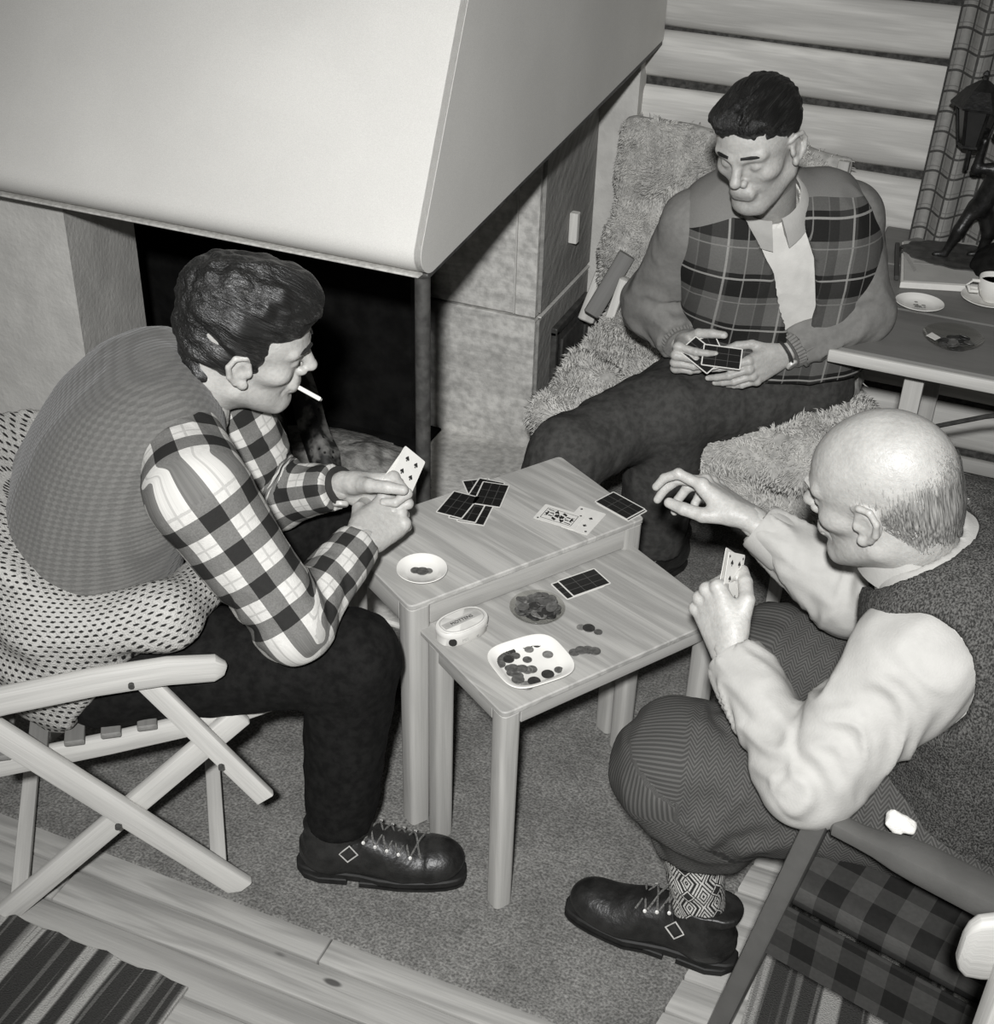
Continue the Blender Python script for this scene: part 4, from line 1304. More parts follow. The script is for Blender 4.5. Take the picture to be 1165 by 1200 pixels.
# ------------------------------------------------------------------ the left man: knitted vest, checked shirt, cigarette
LS = nrm(V(.58, -.81, 0)); LF = nrm(V(.81, .58, 0)); LU = V(0, 0, 1)
l_head = V(-1.152, 1.716, 1.005); lB = basis(V(.828, .494, -.267), V(.321, -.026, .947)); l_s = 1.05
l_lev = [(V(-1.37, 1.50, .50), .175, .125), (V(-1.395, 1.515, .62), .172, .122), (V(-1.37, 1.55, .73), .182, .125), (V(-1.325, 1.60, .83), .185, .112), (V(-1.28, 1.64, .885), .155, .082)]
l_neck = V(-1.245, 1.665, .90)
r_sh, r_el, r_wr = V(-1.10, 1.47, .855), V(-.945, 1.477, .635), V(-.925, 1.685, .682)
l_sh, l_el, l_wr = V(-1.25, 1.77, .86), V(-1.17, 1.80, .64), V(-1.015, 1.785, .712)
r_hp, r_kn, r_an = V(-1.30, 1.43, .47), V(-.888, 1.565, .515), V(-.912, 1.544, .115)
l_hp, l_kn, l_an = V(-1.40, 1.57, .47), V(-1.14, 1.93, .515), V(-1.15, 1.95, .11)

rh_x, rh_z = V(.22, .95, .17), V(.45, -.35, .85)
rh, rhi = make_hand(r_wr, rh_x, rh_z, 1, [(42, 60, 40), (50, 65, 40), (55, 65, 40), (58, 62, 38)], [(.75, .55, -.35), (.85, .15, -.5), (.85, -.05, -.5)], s=1.04, stub_dir=r_el - r_wr, stub=.09)
lh_x, lh_z = V(.93, .34, .02), V(-.33, .85, .38)
lh, lhi = make_hand(l_wr, lh_x, lh_z, -1, [(52, 84, 50), (62, 84, 50), (70, 84, 50), (76, 84, 50)], [(.70, .55, -.45), (.92, .25, -.25), (.97, .05, -.2)], s=1.04, stub_dir=l_el - l_wr, stub=.09)
core = body_core(l_lev, LS, [([r_sh, r_el, r_wr], [.045, .038, .026]), ([l_sh, l_el, l_wr], [.045, .038, .026]), ([r_hp, r_kn, r_an], [.075, .05, .035]), ([l_hp, l_kn, l_an], [.075, .05, .035]), ([l_lev[-1][0], l_neck], [.05, .05])])
hd = make_head(l_head, lB, l_s, l_neck, jaw=0.88)
man_a = finish_body('person', [core, hd, rh, lh], (-1.35, 1.5, 0), 'man in grey knitted vest and checked shirt, cigarette in mouth, holding cards')


def lh_build(v, P):
    v.ell(P(0, -.014, .062), lB, V(.083, .104, .085) * l_s)
    v.ell(P(0, .030, .098), lB, V(.066, .062, .048) * l_s, .03)
    v.ell(P(0, .075, .094), lB, V(.050, .034, .026) * l_s, .02)
    v.ell(P(0, -.055, .085), lB, V(.07, .06, .055) * l_s, .03)
    # clear face, ears and nape
    v.ell(P(0, .098, -.012), lB, V(.088, .054, .084) * l_s, .008, 'sub')
    v.rc(P(0, -.050, .0), P(0, -.046, -.075), .060 * l_s, .052 * l_s, .03)
    v.ell(P(0, -.028, .020), lB, V(.0800, .086, .066) * l_s, .012)
    for sg in (-1, 1):
        v.ell(P(sg * .088, .012, -.022), lB, V(.03, .025, .038) * l_s, .004, 'sub')
        v.ell(P(sg * .07, .07, .02), lB, V(.03, .035, .036) * l_s, .01, 'sub')
    v.cut(P(0, -.1, -.078), lB @ V(0, .15, -1.0)); v.cut(P(0, .012, -.03), lB @ V(0, .9, -.75))


hair_mesh('hair', l_head, lB, l_s, lh_build, M['hair_dark'], man_a,
          lambda l: np.stack([l[:, 1] + .02 * np.sin(l[:, 0] * 60 + l[:, 2] * 40), l[:, 0] * .6, l[:, 2] * .8 + l[:, 1] * .25], 1), 0.0085, 20, 58, 3)
eb = MB()
for sg in (-1, 1):
    eb.tube([to_w(l_head, lB, l_s, p) for p in ((sg * .051, .0775, .027), (sg * .034, .0945, .033), (sg * .014, .1010, .0315))], .0042, 6, scales=[.5, 1, .8])
eb.build('eyebrows', M['hair_dark'], man_a)['kind'] = 'stuff'


def arm_sleeve(name, pts, rad, parent, material, **k): return limb_garment(name, pts, rad, material, parent, (0.2, -0.3, 1.0), **k)


def lerp_pts(pts, t=.5): return pts


arm_sleeve('shirt_sleeve', [r_sh + V(-.13, .12, .035), r_sh, r_el, r_wr + nrm(r_el - r_wr) * .012], [.075, .082, .064, .043], man_a, M['check'], joints=(.46,), amp=.0085, freq=30, seed=3)
arm_sleeve('shirt_sleeve', [l_sh + V(-.06, -.09, .03), l_sh, l_el, l_wr + nrm(l_el - l_wr) * .02], [.07, .078, .062, .043], man_a, M['check'], joints=(.34,), amp=.008, freq=30, seed=9)
watch(man_a, l_wr + nrm(l_el - l_wr) * .004, l_wr - l_el, .034, V(.3, -.6, -.7))
# vest
lo, hi = bounds([c for c, _, _ in l_lev], .27); v = Vol(lo, hi, .006)
torso_vol(v, l_lev, LS, .06, .012)
v.rc(l_lev[-1][0] - LS * .10, l_lev[-1][0] + LS * .13, .062, .062, .05)
v.rc(l_lev[-1][0], l_neck + V(-.02, -.02, .012), .085, .070, .04)
v.rc(l_neck, l_head + lB @ V(0, -.03, -.06), .066, .066, 0.006, 'sub')
v.rc(l_neck + LF * .06, l_neck + LF * .16 - V(0, 0, .16), .045, .02, .01, 'sub')
v.cut(V(-1.37, 1.5, .50), (0, 0, -1))
vv, ff = v.mesh(); pat = frame_pat(vv, l_lev[0][0], LS, LU, LF); pat[:, 0] += pat[:, 2] * .5
vv = cloth_noise(vv, ff, .006, 9, 4, (1, 1, 1.2))
link_mesh('knitted_vest', vv, ff, M['vest_knit'], man_a, True, {'pat': pat})
collar('shirt_collar', l_neck + V(.005, .005, .018), l_head + lB @ V(0, -.03, -.06) - l_neck, .067, .030, .022, M['check'], man_a, LF, .30)
# fleck sweater rolled round the hips
lo, hi = bounds([V(-1.37, 1.5, .32), V(-1.37, 1.5, .75)], .36); v = Vol(lo, hi, .0075)
torso_vol(v, [(V(-1.385, 1.50, .46), .215, .155), (V(-1.41, 1.50, .56), .225, .160), (V(-1.43, 1.515, .67), .215, .152), (V(-1.43, 1.53, .77), .21, .145)], LS, .06)
v.cut(V(-1.27, 1.37, .655), V(.62, .22, 1.0)); v.cut(V(-1.37, 1.5, .385), V(0, 0, -1))
v.cut(V(-1.30, 1.42, .46), V(1, .3, -.75))
v.rc(V(-1.33, 1.33, .61), V(-1.155, 1.415, .628), .060, .056, .04)
v.rc(V(-1.155, 1.415, .628), V(-1.15, 1.56, .63), .052, .045, .03)
vv, ff = v.mesh(); d = vv - V(-1.38, 1.5, .5)
ang = np.arctan2(d @ LS, -(d @ LF)); pat = np.stack([ang * .19, d[:, 2] + .08 * (d @ LF) - 1.0 * np.linalg.norm(d[:, :2], axis=1), d @ LF], 1)
vv = relax(vv, ff, 5, .5); vv = cloth_noise(vv, ff, .010, 8, 14, (1, 1, 2.2)); vv = cloth_noise(vv, ff, .003, 26, 21); link_mesh('fleck_sweater', vv, ff, M['fleck'], man_a, True, {'pat': pat})['label'] = 'pale sweater with dark flecks rolled round the hips'
# trousers
lo, hi = bounds([r_hp, r_kn, r_an, l_hp, l_kn, l_an], .15); v = Vol(lo, hi, .0075)
for hp, kn, an in ((r_hp, r_kn, r_an), (l_hp, l_kn, l_an)):
    e = V(an[0], an[1], .15)
    v.rc(hp, kn, .105, .082, .03); v.rc(kn, lerp(kn, e, .5) + V(.0, 0, 0), .082, .074, .02); v.rc(lerp(kn, e, .5), e, .074, .064, .01)
v.rc(r_hp, l_hp, .115, .115, .04)
v.cut(V(0, 0, .135), (0, 0, -1))
vv, ff = v.mesh()
vv = cloth_noise(vv, ff, .006, 14, 31, (1, 1, .7)); vv = cloth_noise(vv, ff, .003, 30, 33, (1, 1, .4))
link_mesh('trousers', vv, ff, M['black_trouser'], man_a)
for an in (r_an, l_an):
    MB().lathe((an[0], an[1], .085), [(.046, 0), (.049, .02), (.047, .045), (.050, .062), (.046, .066)], 24).build('sock', M['sock_dark'], man_a)
boot(man_a, V(-.988, 1.513, 0.001), (.94, .30), .315, .125, 'black ski boot with laces and a buckled ankle strap', lean=(.012, 0))
boot(man_a, V(-1.19, 1.89, 0.019), (.60, .72), .30, .125)
# cigarette
mth = to_w(l_head, lB, l_s, (.012, .096, -.0605)); cd = nrm(lB @ V(.10, .9, -.28))
cg = MB().tube([mth - cd * .004, mth + cd * .048], .0040, 12).build('cigarette', M['cig'])
MB().tube([mth + cd * .0475, mth + cd * .052], .0036, 10, scales=[1, .7]).build('ash_tip', M['ash'], cg)
tag(cg, 'lit white cigarette between the lips of the man in the knitted vest', 'cigarette')


# ------------------------------------------------------------------ the man in the plaid-fronted jacket
JS = nrm(V(-.91, -.41, 0)); JF = nrm(V(.41, -.91, 0)); UP = V(0, 0, 1)
j_head = V(-.503, 2.628, 1.182); jB = basis(V(-.20, -.92, -.33), V(-.17, -.28, .94)); j_s = 1.0
j_lev = [(V(-.47, 2.98, .50), .19, .140), (V(-.465, 2.96, .62), .185, .140), (V(-.465, 2.925, .75), .200, .138), (V(-.478, 2.875, .87), .205, .122), (V(-.487, 2.83, .955), .175, .085)]
j_neck = V(-.495, 2.775, 1.01)
jr_sh, jr_el, jr_wr = V(-.640, 2.775, .93), V(-.742, 2.845, .70), V(-.640, 2.735, .66)
jl_sh, jl_el, jl_wr = V(-.345, 2.91, .955), V(-.280, 2.900, .755), V(-.412, 2.762, .670)
jr_hp, jr_kn, jr_an = V(-.59, 2.88, .49), V(-.805, 2.455, .475), V(-.88, 2.38, .10)
jl_hp, jl_kn, jl_an = V(-.40, 2.97, .50), V(-.630, 2.665, .515), V(-.655, 2.72, .10)
rh, jri = make_hand(jr_wr, RC @ V(-.25, .45, -.86), RC @ V(-.96, -.20, .15), 1, [(74, 26, 14), (82, 26, 14), (88, 28, 16), (94, 30, 18)], [(.45, .62, -.55), (.22, .28, -.92), (.12, .10, -.97)], spread=(.03, 0, -.02, -.05), s=.97, stub_dir=jr_el - jr_wr, stub=.09)
lh, jli = make_hand(jl_wr, RC @ V(-.85, .45, -.25), RC @ V(.40, .295, -.84), -1, [(20, 20, 8), (24, 22, 10), (28, 24, 12), (32, 26, 14)], [(.70, .60, -.35), (.85, .15, -.50), (.85, -.05, -.5)], spread=(.03, 0, -.02, -.05), s=.97, stub_dir=jl_el - jl_wr, stub=.09)
core = body_core(j_lev, JS, [([jr_sh, jr_el, jr_wr], [.045, .038, .026]), ([jl_sh, jl_el, jl_wr], [.045, .032, .024]), ([jr_hp, jr_kn, jr_an], [.075, .05, .035]), ([jl_hp, jl_kn, jl_an], [.075, .05, .035]), ([j_lev[-1][0], j_neck], [.05, .05])])
hd = make_head(j_head, jB, j_s, j_neck, jaw=0.80)
man_b = finish_body('person', [core, hd, rh, lh], (-.47, 2.98, 0), 'dark-haired man in a plaid-fronted jacket looking down at his cards behind the table')


def jh_build(v, P):
    v.ell(P(0, -.014, .052), jB, V(.0795, .101, .083) * j_s)
    v.ell(P(.03, .045, .088), jB, V(.040, .050, .030) * j_s, .02)
    v.ell(P(-.035, .050, .088), jB, V(.036, .046, .026) * j_s, .02)
    v.ell(P(0, .105, -.010), jB, V(.088, .056, .086) * j_s, .006, 'sub')
    for sg in (-1, 1):
        v.ell(P(sg * .085, .012, -.022), jB, V(.03, .032, .044) * j_s, .006, 'sub')
        v.ell(P(sg * .060, .088, .060), jB, V(.020, .026, .036) * j_s, .008, 'sub')
    v.rc(P(-.012, .082, .098), P(-.014, .045, .124), .0032, .0032, .002, 'sub'); v.rc(P(-.014, .045, .124), P(-.014, .0, .1305), .0032, .0028, .002, 'sub')
    v.cut(P(0, -.1, -.045), jB @ V(0, .30, -1.0))


hair_mesh('hair', j_head, jB, j_s, jh_build, M['hair_black'], man_b, lambda l: np.stack([l[:, 1] - .3 * np.abs(l[:, 0]), l[:, 0], l[:, 2] * .8], 1), .0028, 16, 130, 11, h=.0027)
eb = MB()
for sg in (-1, 1):
    eb.tube([to_w(j_head, jB, j_s, p) for p in ((sg * .051, .0775, .027), (sg * .034, .0945, .033), (sg * .014, .1010, .0315))], .0040, 6, scales=[.5, 1, .8])
eb.build('eyebrows', M['hair_black'], man_b)['kind'] = 'stuff'
# white shirt front
lo, hi = bounds([c for c, _, _ in j_lev], .25); v = Vol(lo, hi, .006)
torso_vol(v, j_lev, JS, .06, .006); v.rc(j_lev[-1][0], j_neck, .08, .068, .04)
v.rc(j_neck, j_head + jB @ V(0, -.03, -.06), .064, .064, .004, 'sub'); v.cut(V(0, 0, .625), (0, 0, -1))
vv, ff = v.mesh(); vv = cloth_noise(vv, ff, .004, 16, 40, (1, 1, .6))
sf = link_mesh('shirt', vv, ff, M['shirt_cream'], man_b)
bt = None
for z_ in (.70, .77, .84):
    c0 = j_lev[2][0] if z_ < .8 else j_lev[3][0]
    p = V(c0[0], c0[1], z_) + JF * (.150 if z_ < .8 else .134)
    MB().lathe(p, [(.0055, -.004), (.0055, .0015), (.0008, .002)], 10, axis=JF).build('button', M['china'], sf)
# jacket
lo, hi = bounds([c for c, _, _ in j_lev], .29); v = Vol(lo, hi, .006)
torso_vol(v, j_lev, JS, .06, .024)
v.rc(j_lev[-1][0] - JS * .13, j_lev[-1][0] + JS * .13, .066, .066, .04)
v.rc(j_lev[-1][0], j_neck + V(-.01, .03, .012), .10, .080, .04)
v.rc(j_neck - V(0, 0, .01), j_head + jB @ V(0, -.03, -.05), .070, .072, .006, 'sub')
thr = j_neck + JF * .075
vp = [(thr + V(0, 0, .0), .058), (V(*j_lev[3][0][:2], .90) + JF * .150, .050), (V(*j_lev[2][0][:2], .79) + JF * .168, .042), (V(*j_lev[1][0][:2], .675) + JF * .170, .022), (V(*j_lev[1][0][:2], .635) + JF * .170, .006)]
for (a, ra), (c, rb) in zip(vp[:-1], vp[1:]): v.rc(a, c, ra, rb, .003, 'sub')
v.rc(vp[-1][0], V(*j_lev[0][0][:2], .48) + JF * .168, .004, .004, .003, 'sub')
v.cut(V(-.47, 2.98, .585), (0, 0, -1))
vv, ff = v.mesh(); pat = frame_pat(vv, j_lev[0][0], JS, UP, JF)
vv = cloth_noise(vv, ff, .006, 11, 44, (1, 1, .6))
u_ = pat[:, 1]; panel = np.minimum(pat[:, 2] - .0 - .28 * np.clip(u_ - .36, 0, 1), .540 - u_ - 1.1 * pat[:, 0] ** 2)
panel = np.minimum(panel, .30 - np.abs(pat[:, 0]))
link_mesh('jacket', vv, ff, M['jacket_mix'], man_b, True, {'pat': pat, 'panel': panel})['label'] = 'jacket with checked front panels and plain shoulders'
collar('shirt_collar', j_neck + JF * .010 + V(0, 0, .010), j_head + jB @ V(0, -.03, -.06) - j_neck, .066, .034, .030, M['shirt_white'], man_b, JF, .16)
sl = limb_garment('jacket_sleeve', [jr_sh + V(.07, .03, .02), jr_sh, jr_el, jr_wr + nrm(jr_el - jr_wr) * .018], [.080, .084, .080, .052], M['jacket'], man_b, (.2, -.3, 1), joints=(.38, .50), amp=.010, freq=26, seed=51, width=.12)
sl2 = limb_garment('jacket_sleeve', [jl_sh + V(-.07, -.03, .02), jl_sh, jl_el, jl_wr + nrm(jl_el - jl_wr) * .03], [.080, .084, .080, .052], M['jacket'], man_b, (.2, -.3, 1), joints=(.36, .46), amp=.010, freq=26, seed=57, width=.12)
for sl_, e, w, k in ((sl, jr_el, jr_wr, .018), (sl2, jl_el, jl_wr, .03)):
    d = nrm(w - e); c = w - d * k; mb = MB(); q = nrm(np.cross(d, (0, 0, 1))); q2 = np.cross(q, d)
    for i in range(30):
        t = 2 * math.pi * i / 30; o_ = q * math.cos(t) + q2 * math.sin(t)
        mb.tube([c - d * .045 + o_ * .0465, c - d * .01 + o_ * .042, c + d * .012 + o_ * .0385], .0052, 6)
    mb.lathe(c - d * .045, [(.044, 0), (.040, .03), (.037, .056), (.030, .058)], 24, axis=d)
    cf = mb.build('ribbed_cuff', M['jacket'], sl_); cf['kind'] = 'stuff'
watch(man_b, jl_wr + nrm(jl_el - jl_wr) * .004, jl_wr - jl_el, .0325, V(.45, -.6, -.6))
# trousers
lo, hi = bounds([jr_hp, jr_kn, jr_an, jl_hp, jl_kn, jl_an], .17); v = Vol(lo, hi, .0085)
for hp, kn, an in ((jr_hp, jr_kn, jr_an), (jl_hp, jl_kn, jl_an)):
    e = V(an[0], an[1], .12)
    v.rc(hp, kn, .115, .082, .035); v.rc(kn, lerp(kn, e, .5), .082, .090, .02); v.rc(lerp(kn, e, .5), e, .090, .080, .01)
v.rc(jr_hp, jl_hp, .13, .13, .05); v.cut(V(0, 0, .10), (0, 0, -1))
vv, ff = v.mesh(); vv = cloth_noise(vv, ff, .012, 9, 61, (1, 1, .5)); vv = cloth_noise(vv, ff, .005, 22, 63, (1, 1, .4))
link_mesh('trousers', vv, ff, M['dark_trouser'], man_b)
boot(man_b, V(-.60, 2.83, 0.001), (-.35, -.93), .30, .12)
boot(man_b, V(-.85, 2.46, 0.001), (-.45, -.9), .30, .12)

# ------------------------------------------------------------------ the bald man
OS = nrm(V(-.05, 1, 0)); OF = nrm(V(-1, -.05, 0))
o_head = V(-.081, 1.707, .995); oB = basis(V(-.943, .193, -.272), V(-.293, -.087, .952)); o_s = 1.03
o_lev = [(V(.15, 1.79, .47), .195, .145), (V(.165, 1.785, .58), .190, .142), (V(.145, 1.775, .69), .195, .138), (V(.095, 1.765, .79), .192, .118), (V(.04, 1.75, .845), .165, .085)]
o_neck = V(-.005, 1.735, .89)
ol_sh, ol_el, ol_wr = V(.02, 1.60, .80), V(-.090, 1.490, .618), V(-.252, 1.632, .70)
or_sh, or_el, or_wr = V(.0, 1.905, .80), V(-.105, 1.90, .665), V(-.298, 1.93, .755)
ol_hp, ol_kn, ol_an = V(.12, 1.69, .455), V(-.295, 1.605, .455), V(-.235, 1.635, .12)
or_hp, or_kn, or_an = V(.14, 1.88, .455), V(-.20, 1.95, .45), V(-.17, 1.99, .11)
lh, oli = make_hand(ol_wr, V(-.55, .52, .50), V(-.62, -.66, .36), -1, [(70, 80, 50), (74, 82, 50), (78, 82, 50), (80, 82, 50)], [(.75, .60, -.30), (.85, -.10, -.50), (.80, -.30, -.55)], s=1.05, stub_dir=ol_el - ol_wr, stub=.09)
rh, ori = make_hand(or_wr, V(-.86, .30, .30), V(.18, .35, .92), 1, [(12, 42, 28), (34, 38, 20), (48, 40, 22), (56, 42, 24)], [(.80, .40, -.60), (.95, .12, -.35), (.95, -.05, -.30)], s=1.05, stub_dir=or_el - or_wr, stub=.09)
core = body_core(o_lev, OS, [([ol_sh, ol_el, ol_wr], [.045, .038, .026]), ([or_sh, or_el, or_wr], [.045, .038, .026]), ([ol_hp, ol_kn, ol_an], [.075, .05, .035]), ([or_hp, or_kn, or_an], [.075, .05, .035]), ([o_lev[-1][0], o_neck], [.05, .05])])
hd = make_head(o_head, oB, o_s, o_neck, jaw=0.92)
hd = (hd[0], hd[1], hd[2] * .86)
man_c = finish_body('person', [core, hd, rh, lh], (.14, 1.78, 0), 'bald man in a tweed vest and white shirt reaching a hand over the table')


def oh_build(v, P):
    v.ell(P(0, -.0125, .040), oB, V(.0790, .0995, .0893) * o_s)
    v.rc(P(0, -.05, -.02), P(0, -.045, -.062), .060 * o_s, .057 * o_s, .03)
    v.ell(P(0, .098, -.01), oB, V(.09, .075, .10) * o_s, .006, 'sub')
    for sg in (-1, 1): v.ell(P(sg * .088, .012, -.016), oB, V(.03, .034, .042) * o_s, .006, 'sub')
    v.cut(P(0, -.1, -.07), oB @ V(0, .25, -1.0)); v.cut(P(0, .03, 0), oB @ V(0, 1, .1))
    v.ell(P(0, .03, .11), oB, V(.062, .075, .06) * o_s, .01, 'sub')


hair_mesh('hair', o_head, oB, o_s, oh_build, M['hair_grey'], man_c, lambda l: np.stack([l[:, 2], l[:, 0], l[:, 1]], 1), .0010, 30, 120, 71, h=.003,
          density=lambda l: np.clip((.105 - l[:, 2]) / .10, 0, 1) * np.clip((.03 - l[:, 1]) / .05, 0, 1) * (.55 + .45 * np.clip(-l[:, 1] / .09, 0, 1)) * np.clip((l[:, 2] + .075) / .045, 0, 1))
eb = MB()
for sg in (-1, 1):
    eb.tube([to_w(o_head, oB, o_s, p) for p in ((sg * .051, .0775, .027), (sg * .034, .0945, .033), (sg * .014, .1010, .0315))], .0034, 6, scales=[.5, 1, .8])
eb.build('eyebrows', M['wool_hide'], man_c)['kind'] = 'stuff'
lo, hi = bounds([c for c, _, _ in o_lev], .25); v = Vol(lo, hi, .006)
torso_vol(v, o_lev, OS, .06, .004); v.rc(o_lev[-1][0], o_neck, .08, .070, .04)
v.rc(o_neck, o_head + oB @ V(0, -.03, -.06), .066, .066, .004, 'sub'); v.cut(V(0, 0, .5), (0, 0, -1))
vv, ff = v.mesh(); link_mesh('shirt', vv, ff, M['shirt_white'], man_c)
# tweed vest
lo, hi = bounds([c for c, _, _ in o_lev], .29); v = Vol(lo, hi, .006)
torso_vol(v, o_lev, OS, .06, .022)
v.rc(o_lev[-1][0] - OS * .10, o_lev[-1][0] + OS * .10, .068, .068, .05)
v.rc(o_lev[-1][0], o_neck + V(.03, 0, -.005), .09, .074, .04)
v.rc(o_neck + V(.0, 0, -.004), o_head + oB @ V(0, -.02, -.05), .092, .100, .008, 'sub')
v.rc(o_neck + OF * .06, V(*o_lev[2][0][:2], .70) + OF * .17, .055, .02, .01, 'sub')
for sh_, sg in ((ol_sh, -1), (or_sh, 1)):
    v.ell(sh_ + OS * sg * .045 + V(0, 0, .0), np.eye(3), V(.085, .075, .105), .012, 'sub')
v.cut(V(0, 0, .455), (0, 0, -1))
vv, ff = v.mesh(); pat = frame_pat(vv, o_lev[0][0], OS, UP, OF)
vv = cloth_noise(vv, ff, .008, 10, 81, (1, 1, .7)); vv = cloth_noise(vv, ff, .0022, 60, 83)
link_mesh('tweed_vest', vv, ff, M['tweed'], man_c, True, {'pat': pat})
collar('shirt_collar', o_neck + V(.004, 0, .014), o_head + oB @ V(0, -.03, -.06) - o_neck + V(.02, 0, .05), .078, .048, .018, M['shirt_white'], man_c, OF, .22)
limb_garment('shirt_sleeve', [ol_sh + V(.03, .07, .01), ol_sh, ol_el, ol_wr + nrm(ol_el - ol_wr) * .012], [.085, .090, .070, .045], M['shirt_white'], man_c, (.2, .3, 1), joints=(.34, .12), amp=.011, freq=24, seed=91, width=.10, base=.4)
limb_garment('shirt_sleeve', [or_sh + V(.03, -.06, .02), or_sh, or_el, or_wr + nrm(or_el - or_wr) * .02], [.080, .084, .068, .043], M['shirt_white'], man_c, (.2, .3, 1), joints=(.28, .40), amp=.010, freq=26, seed=97, width=.10, base=.4)
for el, wr, k in ((ol_el, ol_wr, .012), (or_el, or_wr, .02)):
    d = nrm(wr - el); c = wr - d * k
    MB().lathe(c - d * .062, [(.0475, -.002), (.0485, .004), (.0465, .03), (.0445, .060), (.0425, .064), (.039, .062), (.040, .03)], 28, axis=d).build('shirt_cuff', M['shirt_white'], man_c)
# breeches
lo, hi = bounds([ol_hp, ol_kn, or_hp, or_kn, V(-.26, 1.63, .22)], .19); v = Vol(lo, hi, .007)
for hp, kn, an in ((ol_hp, ol_kn, ol_an), (or_hp, or_kn, or_an)):
    e = V(an[0] + .0, an[1], .26)
    v.rc(hp, kn, .125, .104, .04); v.rc(kn, e, .102, .074, .03)
    v.rc(kn + V(.05, 0, -.05), e + V(.015, 0, .01), .10, .076, .03)
v.rc(ol_hp, or_hp, .135, .135, .05); v.rc(ol_hp + V(.06, 0, 0), or_hp + V(.06, 0, 0), .12, .12, .05)
v.cut(V(-.25, 1.63, .300), V(.20, 0, -1))
vv, ff = v.mesh()
patA = limb_pat(vv, [ol_hp, ol_kn, V(-.235, 1.635, .15)], (0, -1, .3)); patB = limb_pat(vv, [or_hp, or_kn, V(-.25, 1.97, .15)], (0, -1, .3))
pat = np.where((vv[:, 1] < 1.775)[:, None], patA, patB)
vv = fold_disp(vv, ff, pat, (.40,), .011, 16, .35, 101, .13); vv = cloth_noise(vv, ff, .007, 12, 105)
link_mesh('breeches', vv, ff, M['herring'], man_c, True, {'pat': pat})
for an, kn in ((ol_an, ol_kn), (or_an, or_kn)):
    pts = [lerp(kn, an, .37), lerp(kn, an, .76), V(an[0] + .004, an[1], .085)]
    lo, hi = bounds(pts, .07); v = Vol(lo, hi, .004)
    v.rc(pts[0], pts[1], .056, .049); v.rc(pts[1], pts[2], .049, .046, .01)
    vv, ff = v.mesh(); pat = limb_pat(vv, pts, (0, -1, 0)); vv = cloth_noise(vv, ff, .0025, 40, 111)
    link_mesh('sock', vv, ff, M['sock'], man_c, True, {'pat': pat})['label'] = 'patterned knee sock with diamonds and stars'
boot(man_c, V(-.158, 1.625, 0.001), (-1, .02), .315, .138, 'scuffed black leather boot with a wire buckle', style='plain')
boot(man_c, V(-.09, 1.99, 0.001), (-1, .08), .315, .135, style='plain')


# ================================================================== WOOL, CLOTH, RUGS
def tufts(name, vv, ff, N, length, r, material, parent, seed, droop=.5, keep=None):
    rg = np.random.default_rng(seed)
    a = np.linalg.norm(np.cross(vv[ff[:, 2]] - vv[ff[:, 0]], vv[ff[:, 3]] - vv[ff[:, 1]]), axis=1)
    if keep is not None: a = a * keep(vv[ff].mean(1))
    pick = rg.choice(len(ff), N, p=a / a.sum())
    w = rg.dirichlet((1, 1, 1, 1), N); q = vv[ff[pick]]; p = (q * w[:, :, None]).sum(1)
    nn = np.cross(q[:, 2] - q[:, 0], q[:, 3] - q[:, 1]); nn /= np.linalg.norm(nn, axis=1, keepdims=True) + 1e-9
    cl = np.stack([noise(p * 24 + k * 31, seed + k) for k in range(3)], 1)
    d = nn + cl * .9 + rg.normal(size=(N, 3)) * .25; d[:, 2] -= droop * .5; d /= np.linalg.norm(d, axis=1, keepdims=True)
    d2 = d + cl * .9; d2[:, 2] -= droop; d2 /= np.linalg.norm(d2, axis=1, keepdims=True)
    s1 = np.cross(d, [.3, .2, .9]); s1 /= np.linalg.norm(s1, axis=1, keepdims=True); s2 = np.cross(d, s1)
    L = length * rg.uniform(.6, 1.25, N)[:, None]; R = r * rg.uniform(.7, 1.3, N)[:, None]
    vs = []
    for c, k in ((p - nn * .003, 1.0), (p + d * L * .5, .8)):
        for j in range(3):
            t = j * 2.0944; vs.append(c + (s1 * math.cos(t) + s2 * math.sin(t)) * R * k)
    vs.append(p + d * L * .5 + d2 * L * .5)
    V_ = np.stack(vs, 1).reshape(-1, 3); b = (np.arange(N) * 7)[:, None]
    F = []
    for j in range(3):
        k = (j + 1) % 3
        F.append(np.concatenate([b + j, b + k, b + 3 + k], 1)); F.append(np.concatenate([b + j, b + 3 + k, b + 3 + j], 1)); F.append(np.concatenate([b + 3 + j, b + 3 + k, b + 6], 1))
    o = link_mesh(name, V_, np.concatenate(F).astype(np.int32), material, parent)
    o['kind'] = 'stuff'; return o


# seat of the man in the jacket: a low chair under sheepskins
jc = empty('fur_covered_chair', (-.62, 3.05, 0), 'low wooden chair under the sheepskins, holding the man in the plaid-fronted jacket', 'chair')
for (x_, y_) in ((-.335, 2.74), (-.93, 2.84), (-.34, 3.38), (-.93, 3.38)):
    MB().bar((x_, y_, 0.0), (x_ * .99, y_ + .02, .36), .032, .034, up=(0, 1, 0), r=.004).build('leg', M['chair'], jc)
for a, b_ in (((-.335, 2.755), (-.335, 3.38)), ((-.93, 2.86), (-.93, 3.38)), ((-.335, 2.76), (-.93, 2.86)), ((-.335, 3.38), (-.93, 3.38))):
    MB().bar((*a, .335), (*b_, .335), .022, .05, r=.004).build('seat_rail', M['chair'], jc)
MB().slab([(-.95, 2.85), (-.32, 2.75), (-.32, 3.40), (-.95, 3.40)], .355, .368, .003).build('seat_board', M['chair'], jc)
for x_ in (-.93, -.45): MB().bar((x_, 3.40, .30), (x_ + .01, 3.50, .90), .03, .03, up=(0, 1, 0), r=.004).build('back_post', M['chair'], jc)
